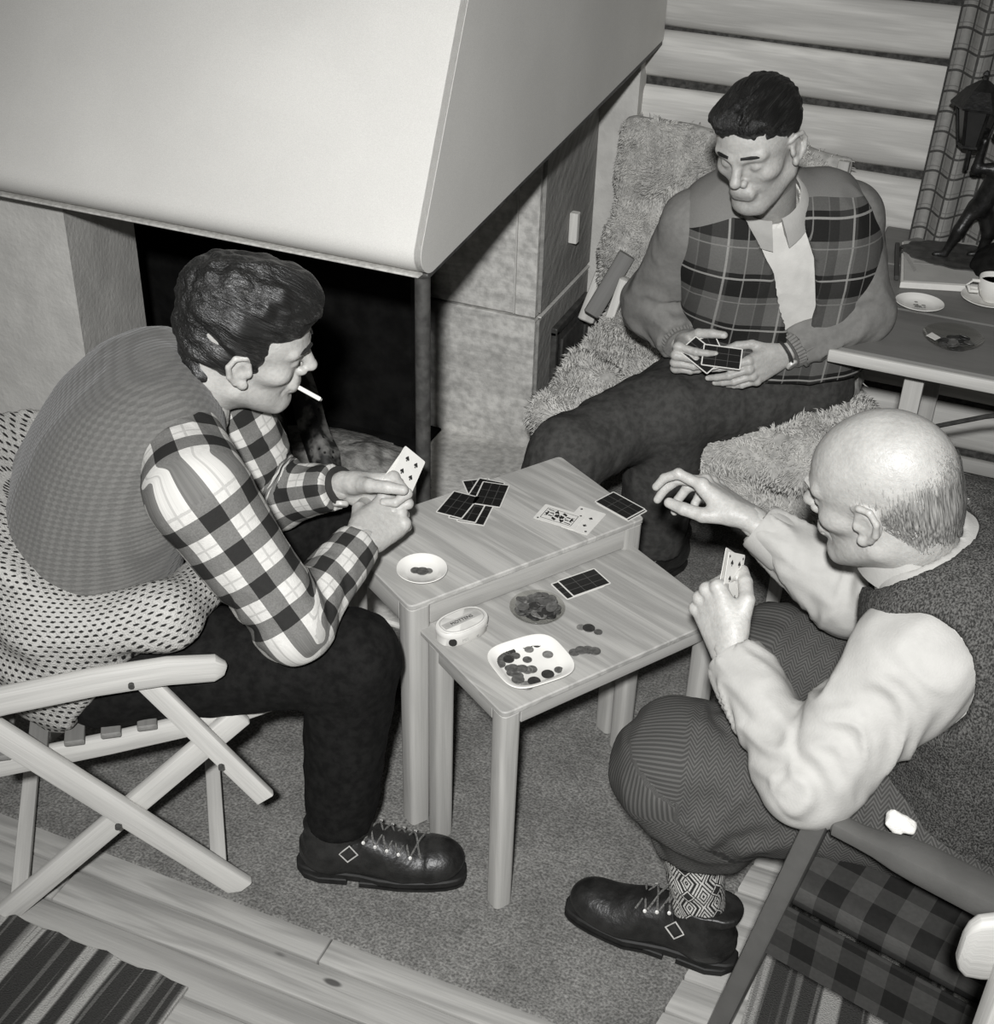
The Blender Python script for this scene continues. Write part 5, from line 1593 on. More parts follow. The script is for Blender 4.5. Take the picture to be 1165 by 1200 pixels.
v = Vol((-1.2, 2.55, .0), (.0, 3.6, .75), .011)
v.box(V(-.63, 3.06, .402), np.eye(3), V(.365, .37, .034), .028)
v.box(V(-.43, 2.745, .365), basis(V(.12, -.95, .25), V(0, .25, 1)), V(.175, .024, .105), .02, .03)
v.box(V(-.285, 2.86, .445), np.eye(3), V(.085, .14, .04), .03, .03)
v.box(V(-.925, 2.94, .385), basis(V(-.6, -.7, .2), V(0, .2, 1)), V(.09, .024, .07), .02, .03)
vv, ff = v.mesh(); vv = cloth_noise(vv, ff, .012, 13, 121)
sk = link_mesh('sheepskin', vv, ff, M['wool_hide'], None, origin=(-.63, 3.06, .37)); tag(sk, 'shaggy pale sheepskin over the chair seat, its edge hanging down in front', 'sheepskin')
tufts('wool', vv, ff, 26000, .022, .0022, M['wool'], sk, 5, .5, keep=lambda p: ((p[:, 2] > .2) & ((p[:, 1] < 3.0) | (p[:, 0] < -.7))).astype(float) + .02)
v = Vol((-1.25, 3.2, .25), (-.2, 3.7, 1.25), .011)
bb = basis(V(0, -.97, .16), V(0, .16, .97))
v.box(V(-.80, 3.47, .66), bb, V(.25, .024, .27), .022); v.box(V(-.98, 3.44, .52), bb, V(.07, .024, .10), .02, .05); v.box(V(-.62, 3.50, .72), bb, V(.20, .022, .19), .02, .04)
vv, ff = v.mesh(); vv = cloth_noise(vv, ff, .014, 9, 131)
sk = link_mesh('sheepskin', vv, ff, M['wool_hide'], None, origin=(-.8, 3.48, .42)); tag(sk, 'pale sheepskin hung over the chair back, between the stone oven and the log wall', 'sheepskin')
tufts('wool', vv, ff, 22000, .018, .0022, M['wool'], sk, 6, .7, keep=lambda p: (p[:, 1] < 3.5).astype(float) + .02)

# pieces of firewood standing between the oven and the chair
def stick(path, w, h, material, label, up=(0, 1, 0.2)):
    o = MB().bar(path[0], path[1], w, h, up=up, r=.006, bev=.004).build('firewood', material); tag(o, label, 'firewood'); return o


stick((V(-1.055, 3.34, .40), V(-.985, 3.42, .57)), .05, .075, M['chair_slat'], 'thick brown split log leaning by the oven door')
stick((V(-.985, 3.27, .40), V(-.955, 3.31, .545)), .026, .05, M['handle_wood'], 'thin bright split stick in front of the brown split log')
stick((V(-1.095, 3.42, .34), V(-1.03, 3.50, .615)), .05, .05, M['log'], 'pale split log behind the brown one, half hidden')

# curtain and what stands on the side table
mb = MB(); n_ = 90; rows = 10; vs = []; ps = []; fs = []
for th in (0, 1):
    for j in range(rows + 1):
        z_ = .70 + 1.5 * j / rows; k_ = j / rows
        u = 0.0; lastp = None
        for i in range(n_ + 1):
            t = i / n_; x_ = -.245 + .03 * k_ + .62 * t
            yy = 3.565 + (.024 + .008 * math.sin(i * .13)) * math.sin(t * 34 + .6 * math.sin(t * 9) + k_ * .6) + .006 * th - .02
            p = V(x_, yy, z_)
            if lastp is not None: u += np.linalg.norm(p - lastp)
            lastp = p; vs.append(p); ps.append((u, z_, 0))
R_ = n_ + 1; T_ = R_ * (rows + 1)
for j in range(rows):
    for i in range(n_):
        a = j * R_ + i; fs.append((a, a + 1, a + R_ + 1, a + R_)); fs.append((T_ + a, T_ + a + R_, T_ + a + R_ + 1, T_ + a + 1))
for j in range(rows):
    for i in (0, n_): a = j * R_ + i; fs.append((a, a + R_, T_ + a + R_, T_ + a))
for i in range(n_):
    for j in (0, rows): a = j * R_ + i; fs.append((a, a + 1, T_ + a + 1, T_ + a))
cu = mb.add(vs, fs, ps).build('curtain', M['curtain'], None, sharp=80); tag(cu, 'checked grey curtain hanging in folds behind the lantern figure', 'curtain')

lamp = empty('figure_lamp', (-.12, 3.44, .70), 'dark bronze figure on a scalloped base holding up a six-sided lantern', 'lamp')
pts = []
for i in range(60):
    t = 2 * math.pi * i / 60; r = 1 + .035 * math.sin(t * 15); pts.append((-.105 + .145 * r * math.cos(t), 3.43 + .095 * r * math.sin(t)))
MB().slab(pts, .7005, .722, .004).build('base', M['iron'], lamp)
v = Vol((-.30, 3.28, .70), (.10, 3.58, 1.12), .005)
F0 = V(-.105, 3.43, .72)
hip = F0 + V(.025, 0, .135); chest = hip + V(.028, 0, .085); hd_ = chest + V(.020, -.006, .068)
for (a, b_, ra, rb) in ((hip + V(-.012, 0, 0), F0 + V(-.012, -.02, .075), .020, .016), (F0 + V(-.012, -.02, .075), F0 + V(-.035, -.02, .008), .015, .010), (F0 + V(-.035, -.02, .008), F0 + V(-.058, -.025, .004), .010, .008),
                        (hip + V(.012, .01, 0), F0 + V(.060, .015, .07), .021, .017), (F0 + V(.060, .015, .07), F0 + V(.050, .02, .010), .016, .011), (F0 + V(.05, .02, .010), F0 + V(.024, .015, .004), .010, .008),
                        (hip, chest, .027, .030), (chest, hd_, .018, .014), (chest + V(-.02, -.006, .02), chest + V(-.058, -.01, .012), .014, .012), (chest + V(-.058, -.01, .012), chest + V(-.052, -.01, .085), .012, .010),
                        (chest + V(.022, .01, .02), chest + V(.020, .02, .055), .014, .012), (chest + V(.020, .02, .055), chest + V(-.030, -.004, .098), .011, .009)):
    v.rc(a, b_, ra, rb, .008)
v.ell(hd_ + V(0, 0, .010), np.eye(3), V(.017, .019, .022), .004)
vv, ff = v.mesh(); link_mesh('figure', vv, ff, M['bronze'], lamp)
LT = V(-.135, 3.43, 1.005)
MB().tube([LT + V(0, 0, -.06), LT + V(0, 0, .01)], .007, 10).build('stem', M['bronze'], lamp)
lb = MB().lathe(LT, [(.030, -.004), (.034, 0), (.034, .006), (.030, .01)], 6).build('lantern', M['bronze'], lamp)
for k in range(6):
    t0, t1 = math.pi / 3 * k, math.pi / 3 * (k + 1)
    c0, c1 = V(math.cos(t0), math.sin(t0), 0), V(math.cos(t1), math.sin(t1), 0)
    MB().bar(LT + c0 * .032 + V(0, 0, .006), LT + c0 * .053 + V(0, 0, .102), .007, .007, up=tuple(c0), r=.001).build('bar', M['bronze'], lb)
    q = [LT + c0 * .031 + V(0, 0, .006), LT + c1 * .031 + V(0, 0, .006), LT + c1 * .051 + V(0, 0, .10), LT + c0 * .051 + V(0, 0, .10)]
    nn_ = nrm(np.cross(q[1] - q[0], q[3] - q[0])) * .0015
    MB().add([p - nn_ for p in q] + [p + nn_ for p in q], [(3, 2, 1, 0), (4, 5, 6, 7), (0, 1, 5, 4), (1, 2, 6, 5), (2, 3, 7, 6), (3, 0, 4, 7)]).build('pane', M['lamp_pane'], lb, smooth=False)
MB().lathe(LT, [(.055, .098), (.069, .098), (.070, .103), (.040, .140), (.014, .158), (.006, .162), (.006, .168), (.009, .174), (.005, .181), (.0008, .184)], 6).build('roof', M['bronze'], lb, smooth=False)
v = Vol((-.10, 3.2, .68), (.35, 3.62, .90), .006)
v.ell(V(.045, 3.40, .735), np.eye(3), V(.11, .10, .055), .02); v.ell(V(.10, 3.43, .76), np.eye(3), V(.11, .09, .06), .03); v.ell(V(-.0, 3.36, .722), np.eye(3), V(.06, .06, .03), .03); v.cut(V(0, 0, .7015), (0, 0, -1))
vv, ff = v.mesh(); vv = cloth_noise(vv, ff, .012, 18, 141); vv[:, 2] = np.maximum(vv[:, 2], .7012)
tag(link_mesh('dark_cloth', vv, ff, M['cloth_dark']), 'black crumpled cloth lying beside the scalloped lamp base', 'cloth')
# magazine of grey leaves
mg = empty('magazine', (-.12, 3.38, .7005), 'grey paper folder lying on the side table below the lamp', 'folder')
q = [at(1054, 338, .70)[:2], at(1200, 347, .70)[:2], at(1196, 294, .70)[:2], at(1056, 290, .70)[:2]]
MB().slab(q, .7005, .7165, .002).build('leaves', M['paper_white'], mg)
q2 = [V(*p) * 1.0 for p in q]; MB().slab([q2[0] + V(.006, .006), q2[1] + V(0, .006), q2[2], q2[3] + V(.004, 0)], .7165, .7195, .001).build('cover', M['paper'], mg)
q3 = [at(1070, 308, .72)[:2], at(1162, 316, .72)[:2], at(1162, 312, .72)[:2], at(1072, 305, .72)[:2]]
MB().slab(q3, .7195, .7203, .0002).build('crease', M['tin_grey'], mg)
q4 = [at(1058, 296, .72)[:2], at(1071, 318, .72)[:2], at(1074, 316, .72)[:2], at(1061, 294, .72)[:2]]
MB().slab(q4[::-1] if False else q4, .7195, .7205, .0002).build('crease', M['tin_grey'], mg)
MB().bar((*at(1051, 290, .70)[:2], .709), (*at(1050, 330, .70)[:2], .709), .012, .012, r=.003).build('spine_clip', M['book_dark'], mg)
# dishes on the side table
def dish(name, c, prof, material, label, cat, n=40, power=2.0, sx=1., sy=1., rot=0.0, parent=None, group=None):
    mb = MB().lathe((0, 0, 0), prof, n, power=power, sx=sx, sy=sy)
    cs, sn = math.cos(rot), math.sin(rot)
    mb.v = [(c[0] + x_ * cs - y_ * sn, c[1] + x_ * sn + y_ * cs, c[2] + z_) for (x_, y_, z_) in mb.v]
    o = mb.build(name, material, parent, sharp=60)
    if parent is None: tag(o, label, cat, group)
    return o


SAUCER = lambda r, h, t=.003: [(.0008, .0), (r * .58, .0), (r * .60, .002), (r * .72, .004), (r * .97, h - .001), (r, h), (r * .985, h + .0012), (r * .70, t + .0045), (r * .60, t + .001), (.0008, t + .0005)]
c = at(1077, 358, .705); c[2] = .7005
ds = dish('dish', c, SAUCER(.058, .014), M['china'], 'small white dish with a flower motif, left of the coffee cup', 'dish', sx=1.0, sy=.92)
for i in range(14):
    a_, r_ = RNG.uniform(0, 6.28), RNG.uniform(0, .026)
    MB().lathe(c + V(r_ * math.cos(a_) - .004, r_ * math.sin(a_), .0042), [(.0035, -.002), (.0038, 0.0005), (.0008, .0012)], 7, sx=RNG.uniform(.6, 1.5)).build('painted_petal', M['tea_stain'], ds)
c = at(1158, 352, .705); c[2] = .7005
dish('saucer', c, SAUCER(.066, .014), M['china'], 'white saucer under the coffee cup', 'saucer')
c2 = at(1158, 345, .72); c2 = V(c[0] + .006, c[1] + .004, .7055)
cup = dish('cup', c2, [(.0008, 0), (.020, 0), (.022, .004), (.030, .014), (.0365, .032), (.0385, .058), (.0378, .0592), (.0362, .058), (.034, .032), (.027, .015), (.0008, .008)], M['china'], 'white coffee cup standing on its saucer at the table edge', 'cup')
MB().tube([c2 + V(-.036, -.012, .048), c2 + V(-.052, -.020, .050), c2 + V(-.060, -.024, .038), c2 + V(-.052, -.020, .022), c2 + V(-.034, -.010, .020)], .0042, 8).build('handle', M['china'], cup)
MB().lathe(c2, [(.0008, .046), (.0352, .046)], 24).build('coffee', M['book_dark'], cup)
c = at(1116, 400, .705); c[2] = .7005
GL = lambda r, h: [(.0008, .0), (r * .62, .0), (r * .70, .003), (r * .93, h * .75), (r, h), (r * .985, h + .001), (r * .90, h * .72), (r * .66, .0045), (.0008, .003)]
dish('glass_dish', c, GL(.068, .020), M['glass'], 'clear glass dish of dark coins on the side table', 'dish')
coin_proto = None


def coin(c, r, material, label, group, tilt=None):
    mb = MB().lathe((0, 0, 0), [(.0008, 0.0001), (r * .82, .0), (r * .86, .0001), (r * .98, 0), (r, .0003), (r, .0013), (r * .98, .0016), (r * .86, .0013), (r * .82, .0012), (.0008, .0013)], 18)
    o = link_mesh('coin', np.array(mb.v), mb.f, material, None, True, origin=(0, 0, 0), sharp=40)
    o.location = tuple(c)
    if tilt: o.rotation_euler = tilt
    return tag(o, label, 'coin', group)


COINS = {}


def put_coin(c, r, mk, label, group, tilt=(0, 0, 0)):
    key = (round(r, 4), mk)
    if key not in COINS: COINS[key] = coin(c, r, M[mk], label, group, tilt); return COINS[key]
    o = COINS[key].copy(); COL.objects.link(o); o.location = tuple(c); o.rotation_euler = tilt; o['label'] = label; o['group'] = group
    return o


def heap(c, R, n, z0, hmax, kinds, label, group, seed, sx=1.):
    rg = np.random.default_rng(seed); placed = []
    for i in range(n):
        for _ in range(60):
            a_, r_ = rg.uniform(0, 6.28), R * math.sqrt(rg.uniform(0, 1)); p = V(c[0] + r_ * math.cos(a_) * sx, c[1] + r_ * math.sin(a_))
            lv = sum(1 for q in placed if np.linalg.norm(q[:2] - p) < .0175)
            if lv <= hmax: break
        z = z0 + lv * .0019
        placed.append(V(*p, z))
        rr, mk = kinds[rg.integers(len(kinds))]
        t = .16 if lv else .03
        put_coin(V(*p, z), rr, mk, label, group, (rg.normal() * t, rg.normal() * t, rg.uniform(0, 6)))


heap(c + V(.004, -.004, 0), .040, 16, .7052, 2, [(.0125, 'coin_dark'), (.0125, 'coin')], 'dark coin in the glass dish on the side table', 'coins in the side table dish', 3)
ch = MB().slab([c[:2] + V(-.058, -.012), c[:2] + V(-.036, -.030), c[:2] + V(-.026, -.010), c[:2] + V(-.048, .010)], .7125, .7137, .0004).build('paper_slip', M['paper_white']); tag(ch, 'white slip of paper leaning in the glass dish on the side table', 'paper')
# dark pot on the floor behind
pot = dish('pot', V(-.345, 3.44, 0.0), [(.0008, 0), (.040, 0), (.052, .02), (.056, .05), (.050, .085), (.040, .10), (.036, .098), (.044, .08), (.046, .05), (.0008, .03)], M['iron'], 'dark round pot on the floor under the side table', 'pot')

# ------------------------------------------------------------------ rag rugs
def rag_rug(x0, x1, y0, y1, material, label, rot=0.0):
    nx, ny = 26, 14; vs = []; ps = []; fs = []
    for lay in (0, 1):
        for i in range(nx + 1):
            for j in range(ny + 1):
                x_ = x0 + (x1 - x0) * i / nx; y_ = y0 + (y1 - y0) * j / ny
                e = .004 * math.sin(i * 2.1 + j) * (j in (0, ny))
                z_ = (-.0025 if lay == 0 else .0035 + .0015 * math.sin(i * 1.3 + j * .9))
                cx, cy = (x0 + x1) / 2, (y0 + y1) / 2
                dx, dy = x_ - cx, y_ + e - cy
                vs.append((cx + dx * math.cos(rot) - dy * math.sin(rot), cy + dx * math.sin(rot) + dy * math.cos(rot), z_)); ps.append((x_, y_, 0))
    R_ = ny + 1; T_ = R_ * (nx + 1)
    for i in range(nx):
        for j in range(ny):
            a = i * R_ + j; fs.append((a, a + 1, a + R_ + 1, a + R_)); fs.append((T_ + a, T_ + a + R_, T_ + a + R_ + 1, T_ + a + 1))
    for i in range(nx):
        for j in (0, ny): a = i * R_ + j; fs.append((a, a + R_, T_ + a + R_, T_ + a))
    for j in range(ny):
        for i in (0, nx): a = i * R_ + j; fs.append((a, a + 1, T_ + a + 1, T_ + a))
    o = MB().add(vs, fs, ps).build('rag_rug', material, None, sharp=70); tag(o, label, 'rug'); return o


rag_rug(-1.95, -1.03, .66, 1.19, M['rug_a'], 'striped rag rug on the floor boards in front of the folding chair')
rag_rug(-.115, 1.2, 1.05, 1.83, M['rug_b'], 'dark striped rag rug under the painted armchair')
# pale stool at the right edge
BQ = aty(1126, 1108, 1.10); BR = nrm(V(_r[0], _r[1], 0)); BF = V(-BR[1], BR[0], 0)
wc = empty('wooden_chair', (BQ[0] + BR[0] * .2, BQ[1] + BR[1] * .2, 0), 'pale wooden chair whose rounded back board shows at the lower right edge', 'chair')
MB().sweep([BQ, BQ + BR * .012, BQ + BR * .03, BQ + BR * .2, BQ + BR * .37, BQ + BR * .40], rrect(.022, .100, .010, 4), (0, 0, 1), .004, scales=[.72, .92, 1, 1, 1, .8]).build('back_board', M['table_edge'], wc)
for k in (.05, .35):
    p = BQ + BR * k - BF * .022
    MB().bar((p[0], p[1], -.003), (p[0], p[1], BQ[2] + .03), .026, .03, up=tuple(BF), r=.004).build('post', M['chair'], wc)
    p = BQ + BR * k - BF * .40
    MB().bar((p[0], p[1], -.003), (p[0], p[1], .40), .026, .03, up=tuple(BF), r=.004).build('leg', M['chair'], wc)
q = [BQ + BR * .02 - BF * .41, BQ + BR * .38 - BF * .41, BQ + BR * .38 - BF * .04, BQ + BR * .02 - BF * .04]
MB().slab([p[:2] for p in q], .40, .42, .004).build('seat', M['chair'], wc)

# ================================================================== CARDS, COINS AND TIN ON THE TABLES
CW, CH = .058, .088


def spade(mb, P, s, flip=1):
    """printed pip: P(u, v) gives a point on the card face."""
    pts = [(0, 1.0), (.35, .55), (.75, .15), (.80, -.25), (.50, -.45), (.12, -.25), (.30, -.85), (-.30, -.85), (-.12, -.25), (-.50, -.45), (-.80, -.25), (-.75, .15), (-.35, .55)]
    b = len(mb.v); q = [P(x_ * s, y_ * s * flip) for x_, y_ in pts]; n = len(q)
    mb.add(q, [tuple(range(n)) if flip > 0 else tuple(range(n - 1, -1, -1))])


def card(c, long_, normal, face, label, group=None, pips=(), bend=0.0, king=False, w=CW, h=CH, name='playing_card'):
    n = nrm(normal); L = nrm(np.asarray(long_) - np.dot(long_, n) * n); S = np.cross(L, n); c = np.asarray(c, float)
    t = .00035
    outl = round_poly([(-w / 2, -h / 2), (w / 2, -h / 2), (w / 2, h / 2), (-w / 2, h / 2)], .0035, 4)
    P = lambda u, v_, o=0.0: c + S * u + L * v_ + n * (o + bend * u * u)
    vs = [P(p[0], p[1], -t) for p in outl] + [P(p[0], p[1], t) for p in outl]; m = len(outl)
    ps = [(p[0], p[1], 0) for p in outl] * 2
    fs = [tuple(range(m - 1, -1, -1)), tuple(range(m, 2 * m))] + [(k, (k + 1) % m, m + (k + 1) % m, m + k) for k in range(m)]
    o = MB().add(vs, fs, ps).build(name, M['card_back'] if face == 'back' else M['paper_white'], None, smooth=False, origin=c)
    tag(o, label, 'playing card', group)
    if face == 'front':
        mb = MB()
        for (u, v_, s, f) in pips: spade(mb, lambda a, b_, u=u, v_=v_: P(u + a, v_ + b_, t + .00025), s, f)
        if king:
            for (x0, y0, x1, y1, wd) in ((-.019, -.033, .019, -.033, .0006), (-.019, .033, .019, .033, .0006), (-.019, -.033, -.019, .033, .0006), (.019, -.033, .019, .033, .0006), (-.019, -.012, .019, .012, .0009)):
                e = nrm(V(x1 - x0, y1 - y0)); q = V(-e[1], e[0]) * wd
                mb.add([P(x0 - q[0], y0 - q[1], t + .0002), P(x1 - q[0], y1 - q[1], t + .0002), P(x1 + q[0], y1 + q[1], t + .0002), P(x0 + q[0], y0 + q[1], t + .0002)], [(0, 1, 2, 3)])
            for f in (1, -1):      # a court figure, twice, head to head: crown, head, beard, robe folds
                for poly in ([(-.007, .024), (.007, .024), (.009, .031), (.004, .027), (0, .032), (-.004, .027), (-.009, .031)], [(-.006, .0225), (-.003, .0225), (-.003, .013), (-.007, .015)], [(.003, .0225), (.006, .0225), (.007, .015), (.003, .013)],
                             [(-.002, .0145), (.002, .0145), (0, .011)], [(-.017, .004), (-.013, .012), (-.006, .0125), (-.011, .002)], [(.017, .010), (.013, .014), (.006, .0125), (.010, .004)], [(-.004, .010), (.004, .010), (.006, .003), (-.006, .0)], [(.012, .016), (.014, .016), (.016, .030), (.013, .030)]):
                    q = [P(x_ * f, y_ * f, t + .0002) for x_, y_ in poly]; mb.add(q, [tuple(range(len(q)))])
        if mb.v: mb.build('printed_pips', M['ink'], o, smooth=False)['kind'] = 'stuff'
    return o


ZU, ZL = .5606, .4976
def on(px, py, z): return at(px, py, z)
def flat_card(px, py, z, pa, pb, face, label, lift=0, **k):
    """lying card whose long side runs from pixel PA to PB in the photograph."""
    d = at(*pb, z) - at(*pa, z); c = at(px, py, z); c = V(c[0], c[1], z + .0004 + lift)
    return card(c, d, V(0, 0, 1), face, label, **k)


flat_card(558, 600, ZU, (545, 609), (556, 588), 'back', 'face-down card under the leftmost card on the taller table', .0000)
flat_card(549, 597, ZU, (540, 609), (555, 583), 'back', 'face-down card sticking out just right of the leftmost card', .0010)
flat_card(536.5, 592.5, ZU, (519, 604), (540, 579), 'back', 'face-down card lying leftmost and topmost in the left fan', .0020)
flat_card(563, 575, ZU, (556, 585), (548, 567), 'back', 'face-down card behind the right-hand card of the fan, its corner showing', .0000)
flat_card(569, 576, ZU, (560, 588), (574, 566), 'back', 'face-down card slipped half under the right-hand card of the fan', .0010)
flat_card(576, 580.5, ZU, (570, 594), (582, 567), 'back', 'face-down card on top at the right of the fan', .0020)
flat_card(684, 610, ZU, (672, 623), (696, 597), 'front', 'face-up pip card partly under the king card', .0000, pips=((-.021, .034, .0035, 1), (-.021, -.034, .0035, -1), (.021, -.034, .0035, -1), (.010, .012, .005, 1), (.010, -.016, .005, -1)))
flat_card(655.5, 606.5, ZU, (634, 600), (677, 613), 'front', 'face-up king card with a printed court figure on the taller table', .0011, king=True, pips=((-.0235, .036, .0032, 1), (.0235, -.036, .0032, -1)))
flat_card(728.5, 594.5, ZU, (706, 583), (744, 604), 'back', 'lower face-down card of the pair at the right corner of the taller table', .0000)
flat_card(726.5, 593, ZU, (706, 583), (744, 604), 'back', 'upper face-down card of the pair at the right corner of the taller table', .0011)
flat_card(677, 686, ZL, (652, 692), (703, 674), 'back', 'face-down card mostly hidden under another on the lower table', .0000)
flat_card(684.5, 683, ZL, (664, 690), (707, 675), 'back', 'topmost face-down card on the lower table', .0011)

c = at(494.5, 670, .565); c[2] = ZU
dish('saucer', c, SAUCER(.0475, .0125), M['china'], 'white saucer with three coins at the left corner of the taller table', 'saucer')
for i, (dx, dy, r, mk) in enumerate(((-.012, -.002, .0095, 'coin'), (.001, -.001, .0120, 'coin'), (.010, .006, .0085, 'coin_bright'))):
    put_coin(V(c[0] + dx, c[1] + dy, ZU + .0045 + .0016 * (i == 1)), r, mk, ['left one of three coins in the white saucer', 'large middle coin in the white saucer', 'small bright coin at the right in the white saucer'][i], 'coins in the white saucer')
c = at(629.5, 715, .504); c[2] = ZL
dish('glass_dish', c, GL(.052, .015), M['glass'], 'round clear glass dish heaped with coins on the lower table', 'dish')
heap(c, .034, 58, ZL + .005, 6, [(.0115, 'coin'), (.0115, 'coin'), (.0115, 'coin_bright'), (.0095, 'coin'), (.0115, 'coin_dark')], 'coin heaped in the round glass dish on the lower table', 'coins in the round glass dish', 8)
c = at(622, 777, .508); c[2] = ZL; rot = math.atan2(TE[1], TE[0]) - .12
dish('bowl', c, [(.0008, 0), (.036, 0), (.042, .003), (.057, .0145), (.0592, .0155), (.0585, .0175), (.054, .0165), (.045, .0075), (.040, .0048), (.0008, .0042)], M['china'], 'white square-sided bowl with loose coins at the front of the lower table', 'bowl', n=64, power=3.6, rot=rot, sx=1.17, sy=1.08)
CPX = [(583, 773, 'coin_dark'), (588, 771, 'coin'), (597, 765, 'coin_dark'), (586, 779, 'coin'), (604, 771, 'coin'), (596, 775, 'coin_dark'), (597, 783, 'coin'), (609, 785, 'coin'), (612, 786, 'coin'), (600, 789, 'coin'), (607, 793, 'coin'), (607, 797, 'coin'), (618, 787, 'coin_bright'), (623, 786, 'coin'), (617, 756, 'coin'), (629, 755, 'coin_dark'), (620, 762, 'coin_bright'), (618, 773, 'coin'), (642, 767, 'coin_bright'), (642, 790, 'coin_dark'), (655, 785, 'coin'), (626, 799, 'coin_dark'), (618, 803, 'coin_bright'), (593, 768, 'coin'), (601, 785, 'coin')]
pl = []
ORD = 'leftmost,second,third,fourth,fifth,sixth,seventh,eighth,ninth,tenth,eleventh,twelfth,thirteenth,fourteenth,fifteenth,sixteenth,seventeenth,eighteenth,nineteenth,twentieth,twenty-first,twenty-second,twenty-third,twenty-fourth,rightmost'.split(',')
CPX.sort(key=lambda q: q[0] + .01 * q[1])
for i, (px, py, mk) in enumerate(CPX):
    p = at(px, py, ZL + .006); lv = sum(1 for q in pl if np.linalg.norm(q[:2] - p[:2]) < .018); pl.append(p)
    put_coin(V(p[0], p[1], ZL + .0052 + lv * .0017), (.0085, .0100, .0115)[i % 3], mk, f"{ORD[i]} {'dark ' if mk == 'coin_dark' else 'bright ' if mk == 'coin_bright' else ''}coin, counted from the left, in the white square-sided bowl", 'coins in the square-sided bowl', (0, 0, i))
for i, (px, py, r, mk, lb_) in enumerate(((681, 735.5, .0085, 'coin_bright', 'small bright coin left of the dark coin on the bare lower tabletop'), (690, 737, .0115, 'coin_dark', 'largest dark coin lying on the bare lower tabletop'), (701, 741, .0080, 'coin', 'small coin right of the dark coin on the bare lower tabletop'),
                                          (673, 765, .0100, 'coin', 'leftmost coin of the overlapping row in front on the lower tabletop'), (681, 763, .0110, 'coin', 'second coin of the overlapping row in front on the lower tabletop'), (689, 762, .0110, 'coin', 'third coin of the overlapping row in front on the lower tabletop'), (697, 764, .0110, 'coin', 'rightmost coin of the overlapping row in front on the lower tabletop'))):
    p = at(px, py, ZL); put_coin(V(p[0], p[1], ZL + .0001 + .0014 * (i in (1, 4, 6))), r, mk, lb_, 'coins on the bare lower tabletop')

# tin
TZ = .4972; tc = at(541, 742, .497); tin = empty('tin', (tc[0], tc[1], TZ), 'oval printed tin with a pale lid at the left corner of the lower table', 'tin')
ta = math.atan2(TE[1], TE[0]) + .05


def tin_lathe(prof, material, name, parent, n=56, caps=True):
    mb = MB().lathe((0, 0, 0), prof, n, power=2.5, sx=1.0, sy=.60, caps=caps)
    cs, sn = math.cos(ta), math.sin(ta)
    mb.v = [(tc[0] + x_ * cs - y_ * sn, tc[1] + x_ * sn + y_ * cs, TZ + z_) for (x_, y_, z_) in mb.v]
    return mb.build(name, material, parent, sharp=50)


tin_lathe([(.0008, 0), (.048, 0), (.0500, .0015), (.0500, .022), (.0485, .022)], M['tin'], 'can', tin)
lid = tin_lathe([(.0515, .0185), (.0518, .0195), (.0518, .0275), (.0500, .0295), (.0470, .0290), (.0455, .0302), (.0008, .0302)], M['tin'], 'lid', tin)
tin_lathe([(.0440, .0303), (.0440, .0306), (.0425, .0307), (.0425, .0303), (.0440, .0303)], M['tin_grey'], 'printed_ring', lid, caps=False)
tw = lambda u, w_, z_: V(tc[0] + u * math.cos(ta) - w_ * math.sin(ta), tc[1] + u * math.sin(ta) + w_ * math.cos(ta), TZ + z_)
MB().slab([tw(-.040, -.0075, 0)[:2], tw(.040, -.0075, 0)[:2], tw(.040, .0085, 0)[:2], tw(-.040, .0085, 0)[:2]], TZ + .0302, TZ + .0306, .0001).build('label_panel', M['shirt_white'], lid)
for sg in (-1, 1): MB().lathe(tw(sg * .031, 0, .0306), [(.0052, -.0002), (.0052, .0004), (.0008, .0005)], 16).build('medallion', M['tin_grey'], lid)


def text(body, size, mat3, loc, material, parent, name):
    cu_ = bpy.data.curves.new(name, 'FONT'); cu_.body = body; cu_.size = size; cu_.align_x = 'CENTER'; cu_.align_y = 'CENTER'; cu_.extrude = .0002
    tmp = bpy.data.objects.new(name, cu_); COL.objects.link(tmp)
    dg = bpy.context.evaluated_depsgraph_get(); me = bpy.data.meshes.new_from_object(tmp.evaluated_get(dg))
    bpy.data.objects.remove(tmp)
    vv = np.array([v_.co for v_ in me.vertices]) @ np.asarray(mat3).T + np.asarray(loc)
    return link_mesh(name, vv, [tuple(p.vertices) for p in me.polygons], material, parent, False)


xd, yd = V(math.cos(ta), math.sin(ta), 0), V(-math.sin(ta), math.cos(ta), 0)
text('MOTTENS', .0105, np.stack([xd, yd, UP], 1), tw(0, 0, .0308), M['ink'], lid, 'lettering')
sd_ = tw(-.012, -.0297, .010)
text('MEL', .0085, np.stack([xd, UP, -yd], 1), sd_ + V(0, 0, .0), M['tin_grey'], tin, 'lettering')
MB().lathe(tw(-.037, -.0245, .011), [(.0075, -.0012), (.0075, .0012), (.0008, .0014)], 18, axis=nrm(-yd - xd * .75)).build('emblem', M['ink'], tin)
MB().bar(tw(.012, -.0298, .006), tw(.041, -.0222, .0155), .0012, .005, r=.0004, bev=.0002).build('printed_stripe', M['tin_grey'], tin)

# ------------------------------------------------------------------ cards in hands
def cam_dir(r, d, f): return RC @ V(r, d, f)


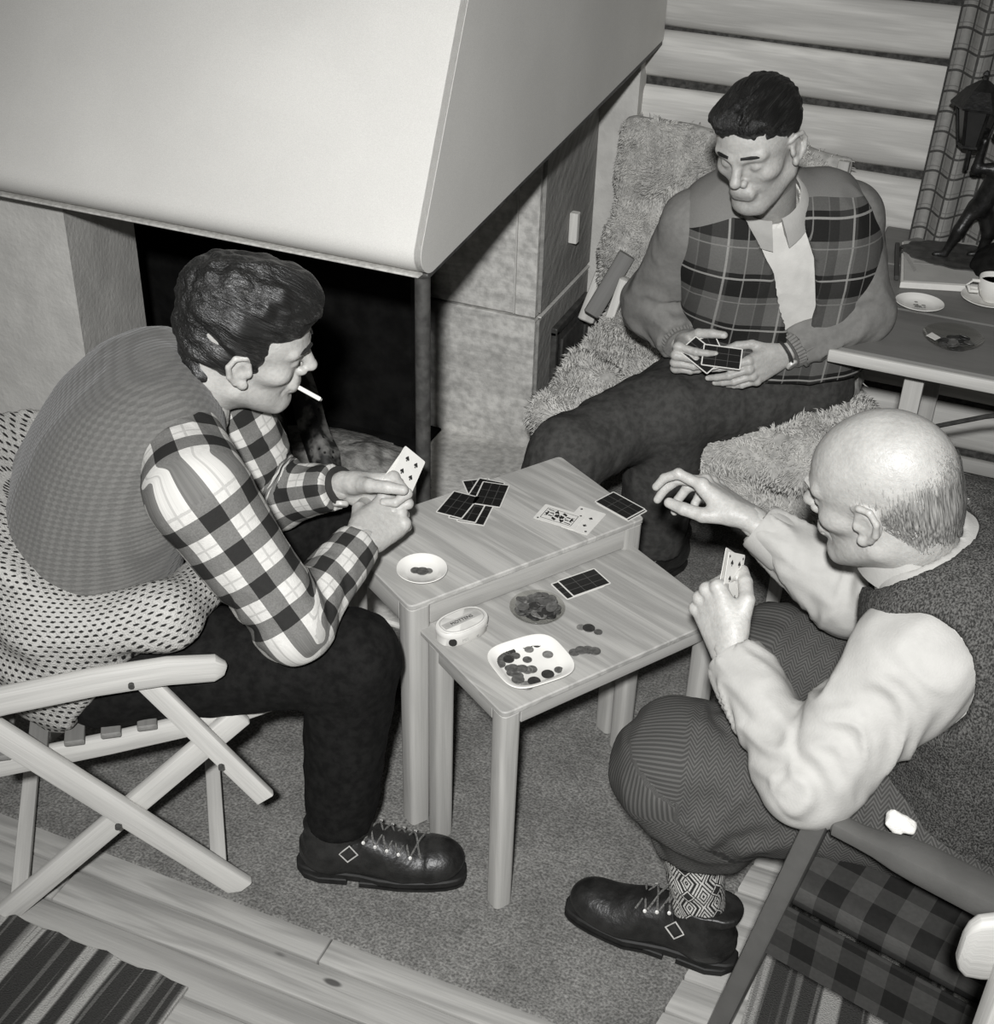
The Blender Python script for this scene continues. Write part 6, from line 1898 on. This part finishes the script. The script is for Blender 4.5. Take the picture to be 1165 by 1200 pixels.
def held(px, py, z, long_, n, face, label, off=0.0, group=None, **k):
    nn = nrm(cam_dir(*n)); return card(at(px, py, z) + nn * off, cam_dir(*long_), nn, face, label, group, **k)


six = ((-.012, .026, .0062, 1), (.012, .026, .0062, 1), (-.012, 0, .0062, 1), (.012, 0, .0062, 1), (-.012, -.026, .0062, -1), (.012, -.026, .0062, -1))
held(476, 556, .735, (.40, -.86, .30), (.72, .02, -.70), 'front', 'six of spades at the front of the hand held by the man with the cigarette', pips=six)
held(473, 557, .735, (.52, -.80, .30), (.72, .02, -.70), 'front', 'second card behind the six of spades in the left man\'s hands', -.0012, pips=six)
held(470, 559, .735, (.64, -.72, .30), (.72, .02, -.70), 'front', 'rearmost card in the hand of the man with the cigarette', -.0024)
held(822, 416, .685, (-.62, -.50, .5), (-.05, -.45, -.86), 'back', 'leftmost face-down-backed card in the hands of the man in the jacket', 0)
held(832, 414, .685, (-.25, -.72, .45), (-.05, -.45, -.86), 'back', 'middle card in the hands of the man in the jacket', .0012)
held(846, 419, .685, (.95, .26, .1), (-.05, -.45, -.86), 'back', 'rightmost card lying on top in the hands of the man in the jacket', .0024)
held(855, 680, .775, (-.20, -.93, .30), (.80, .10, -.60), 'front', 'front card with a dark pip held up by the bald man', .006, pips=tuple((u, w_, .0058, 1 if w_ > 0 else -1) for u in (-.013, .013) for w_ in (-.027, .002, .027)) + ((-.0235, .037, .0032, 1), (.0235, .037, .0032, 1)))
held(850, 677, .775, (-.05, -.95, .30), (.86, .10, -.50), 'front', 'rear card held up by the bald man', .003)
# white handkerchief peeping from the bald man's pocket
v = Vol((-.2, 1.2, .3), (.4, 1.8, .8), .004)
hc = at(1057, 964, .585)
v.box(hc, basis(cam_dir(.85, .45, 0), cam_dir(.3, -.5, -.8)), V(.012, .022, .008), .006); v.box(hc + cam_dir(-.008, .004, .004), basis(cam_dir(.6, .7, 0), cam_dir(.3, -.5, -.8)), V(.012, .014, .006), .005, .006)
vv, ff = v.mesh(); vv = cloth_noise(vv, ff, .003, 60, 151)
tag(link_mesh('handkerchief', vv, ff, M['white_cloth']), 'corner of a white handkerchief showing beside the painted chair arm', 'handkerchief')
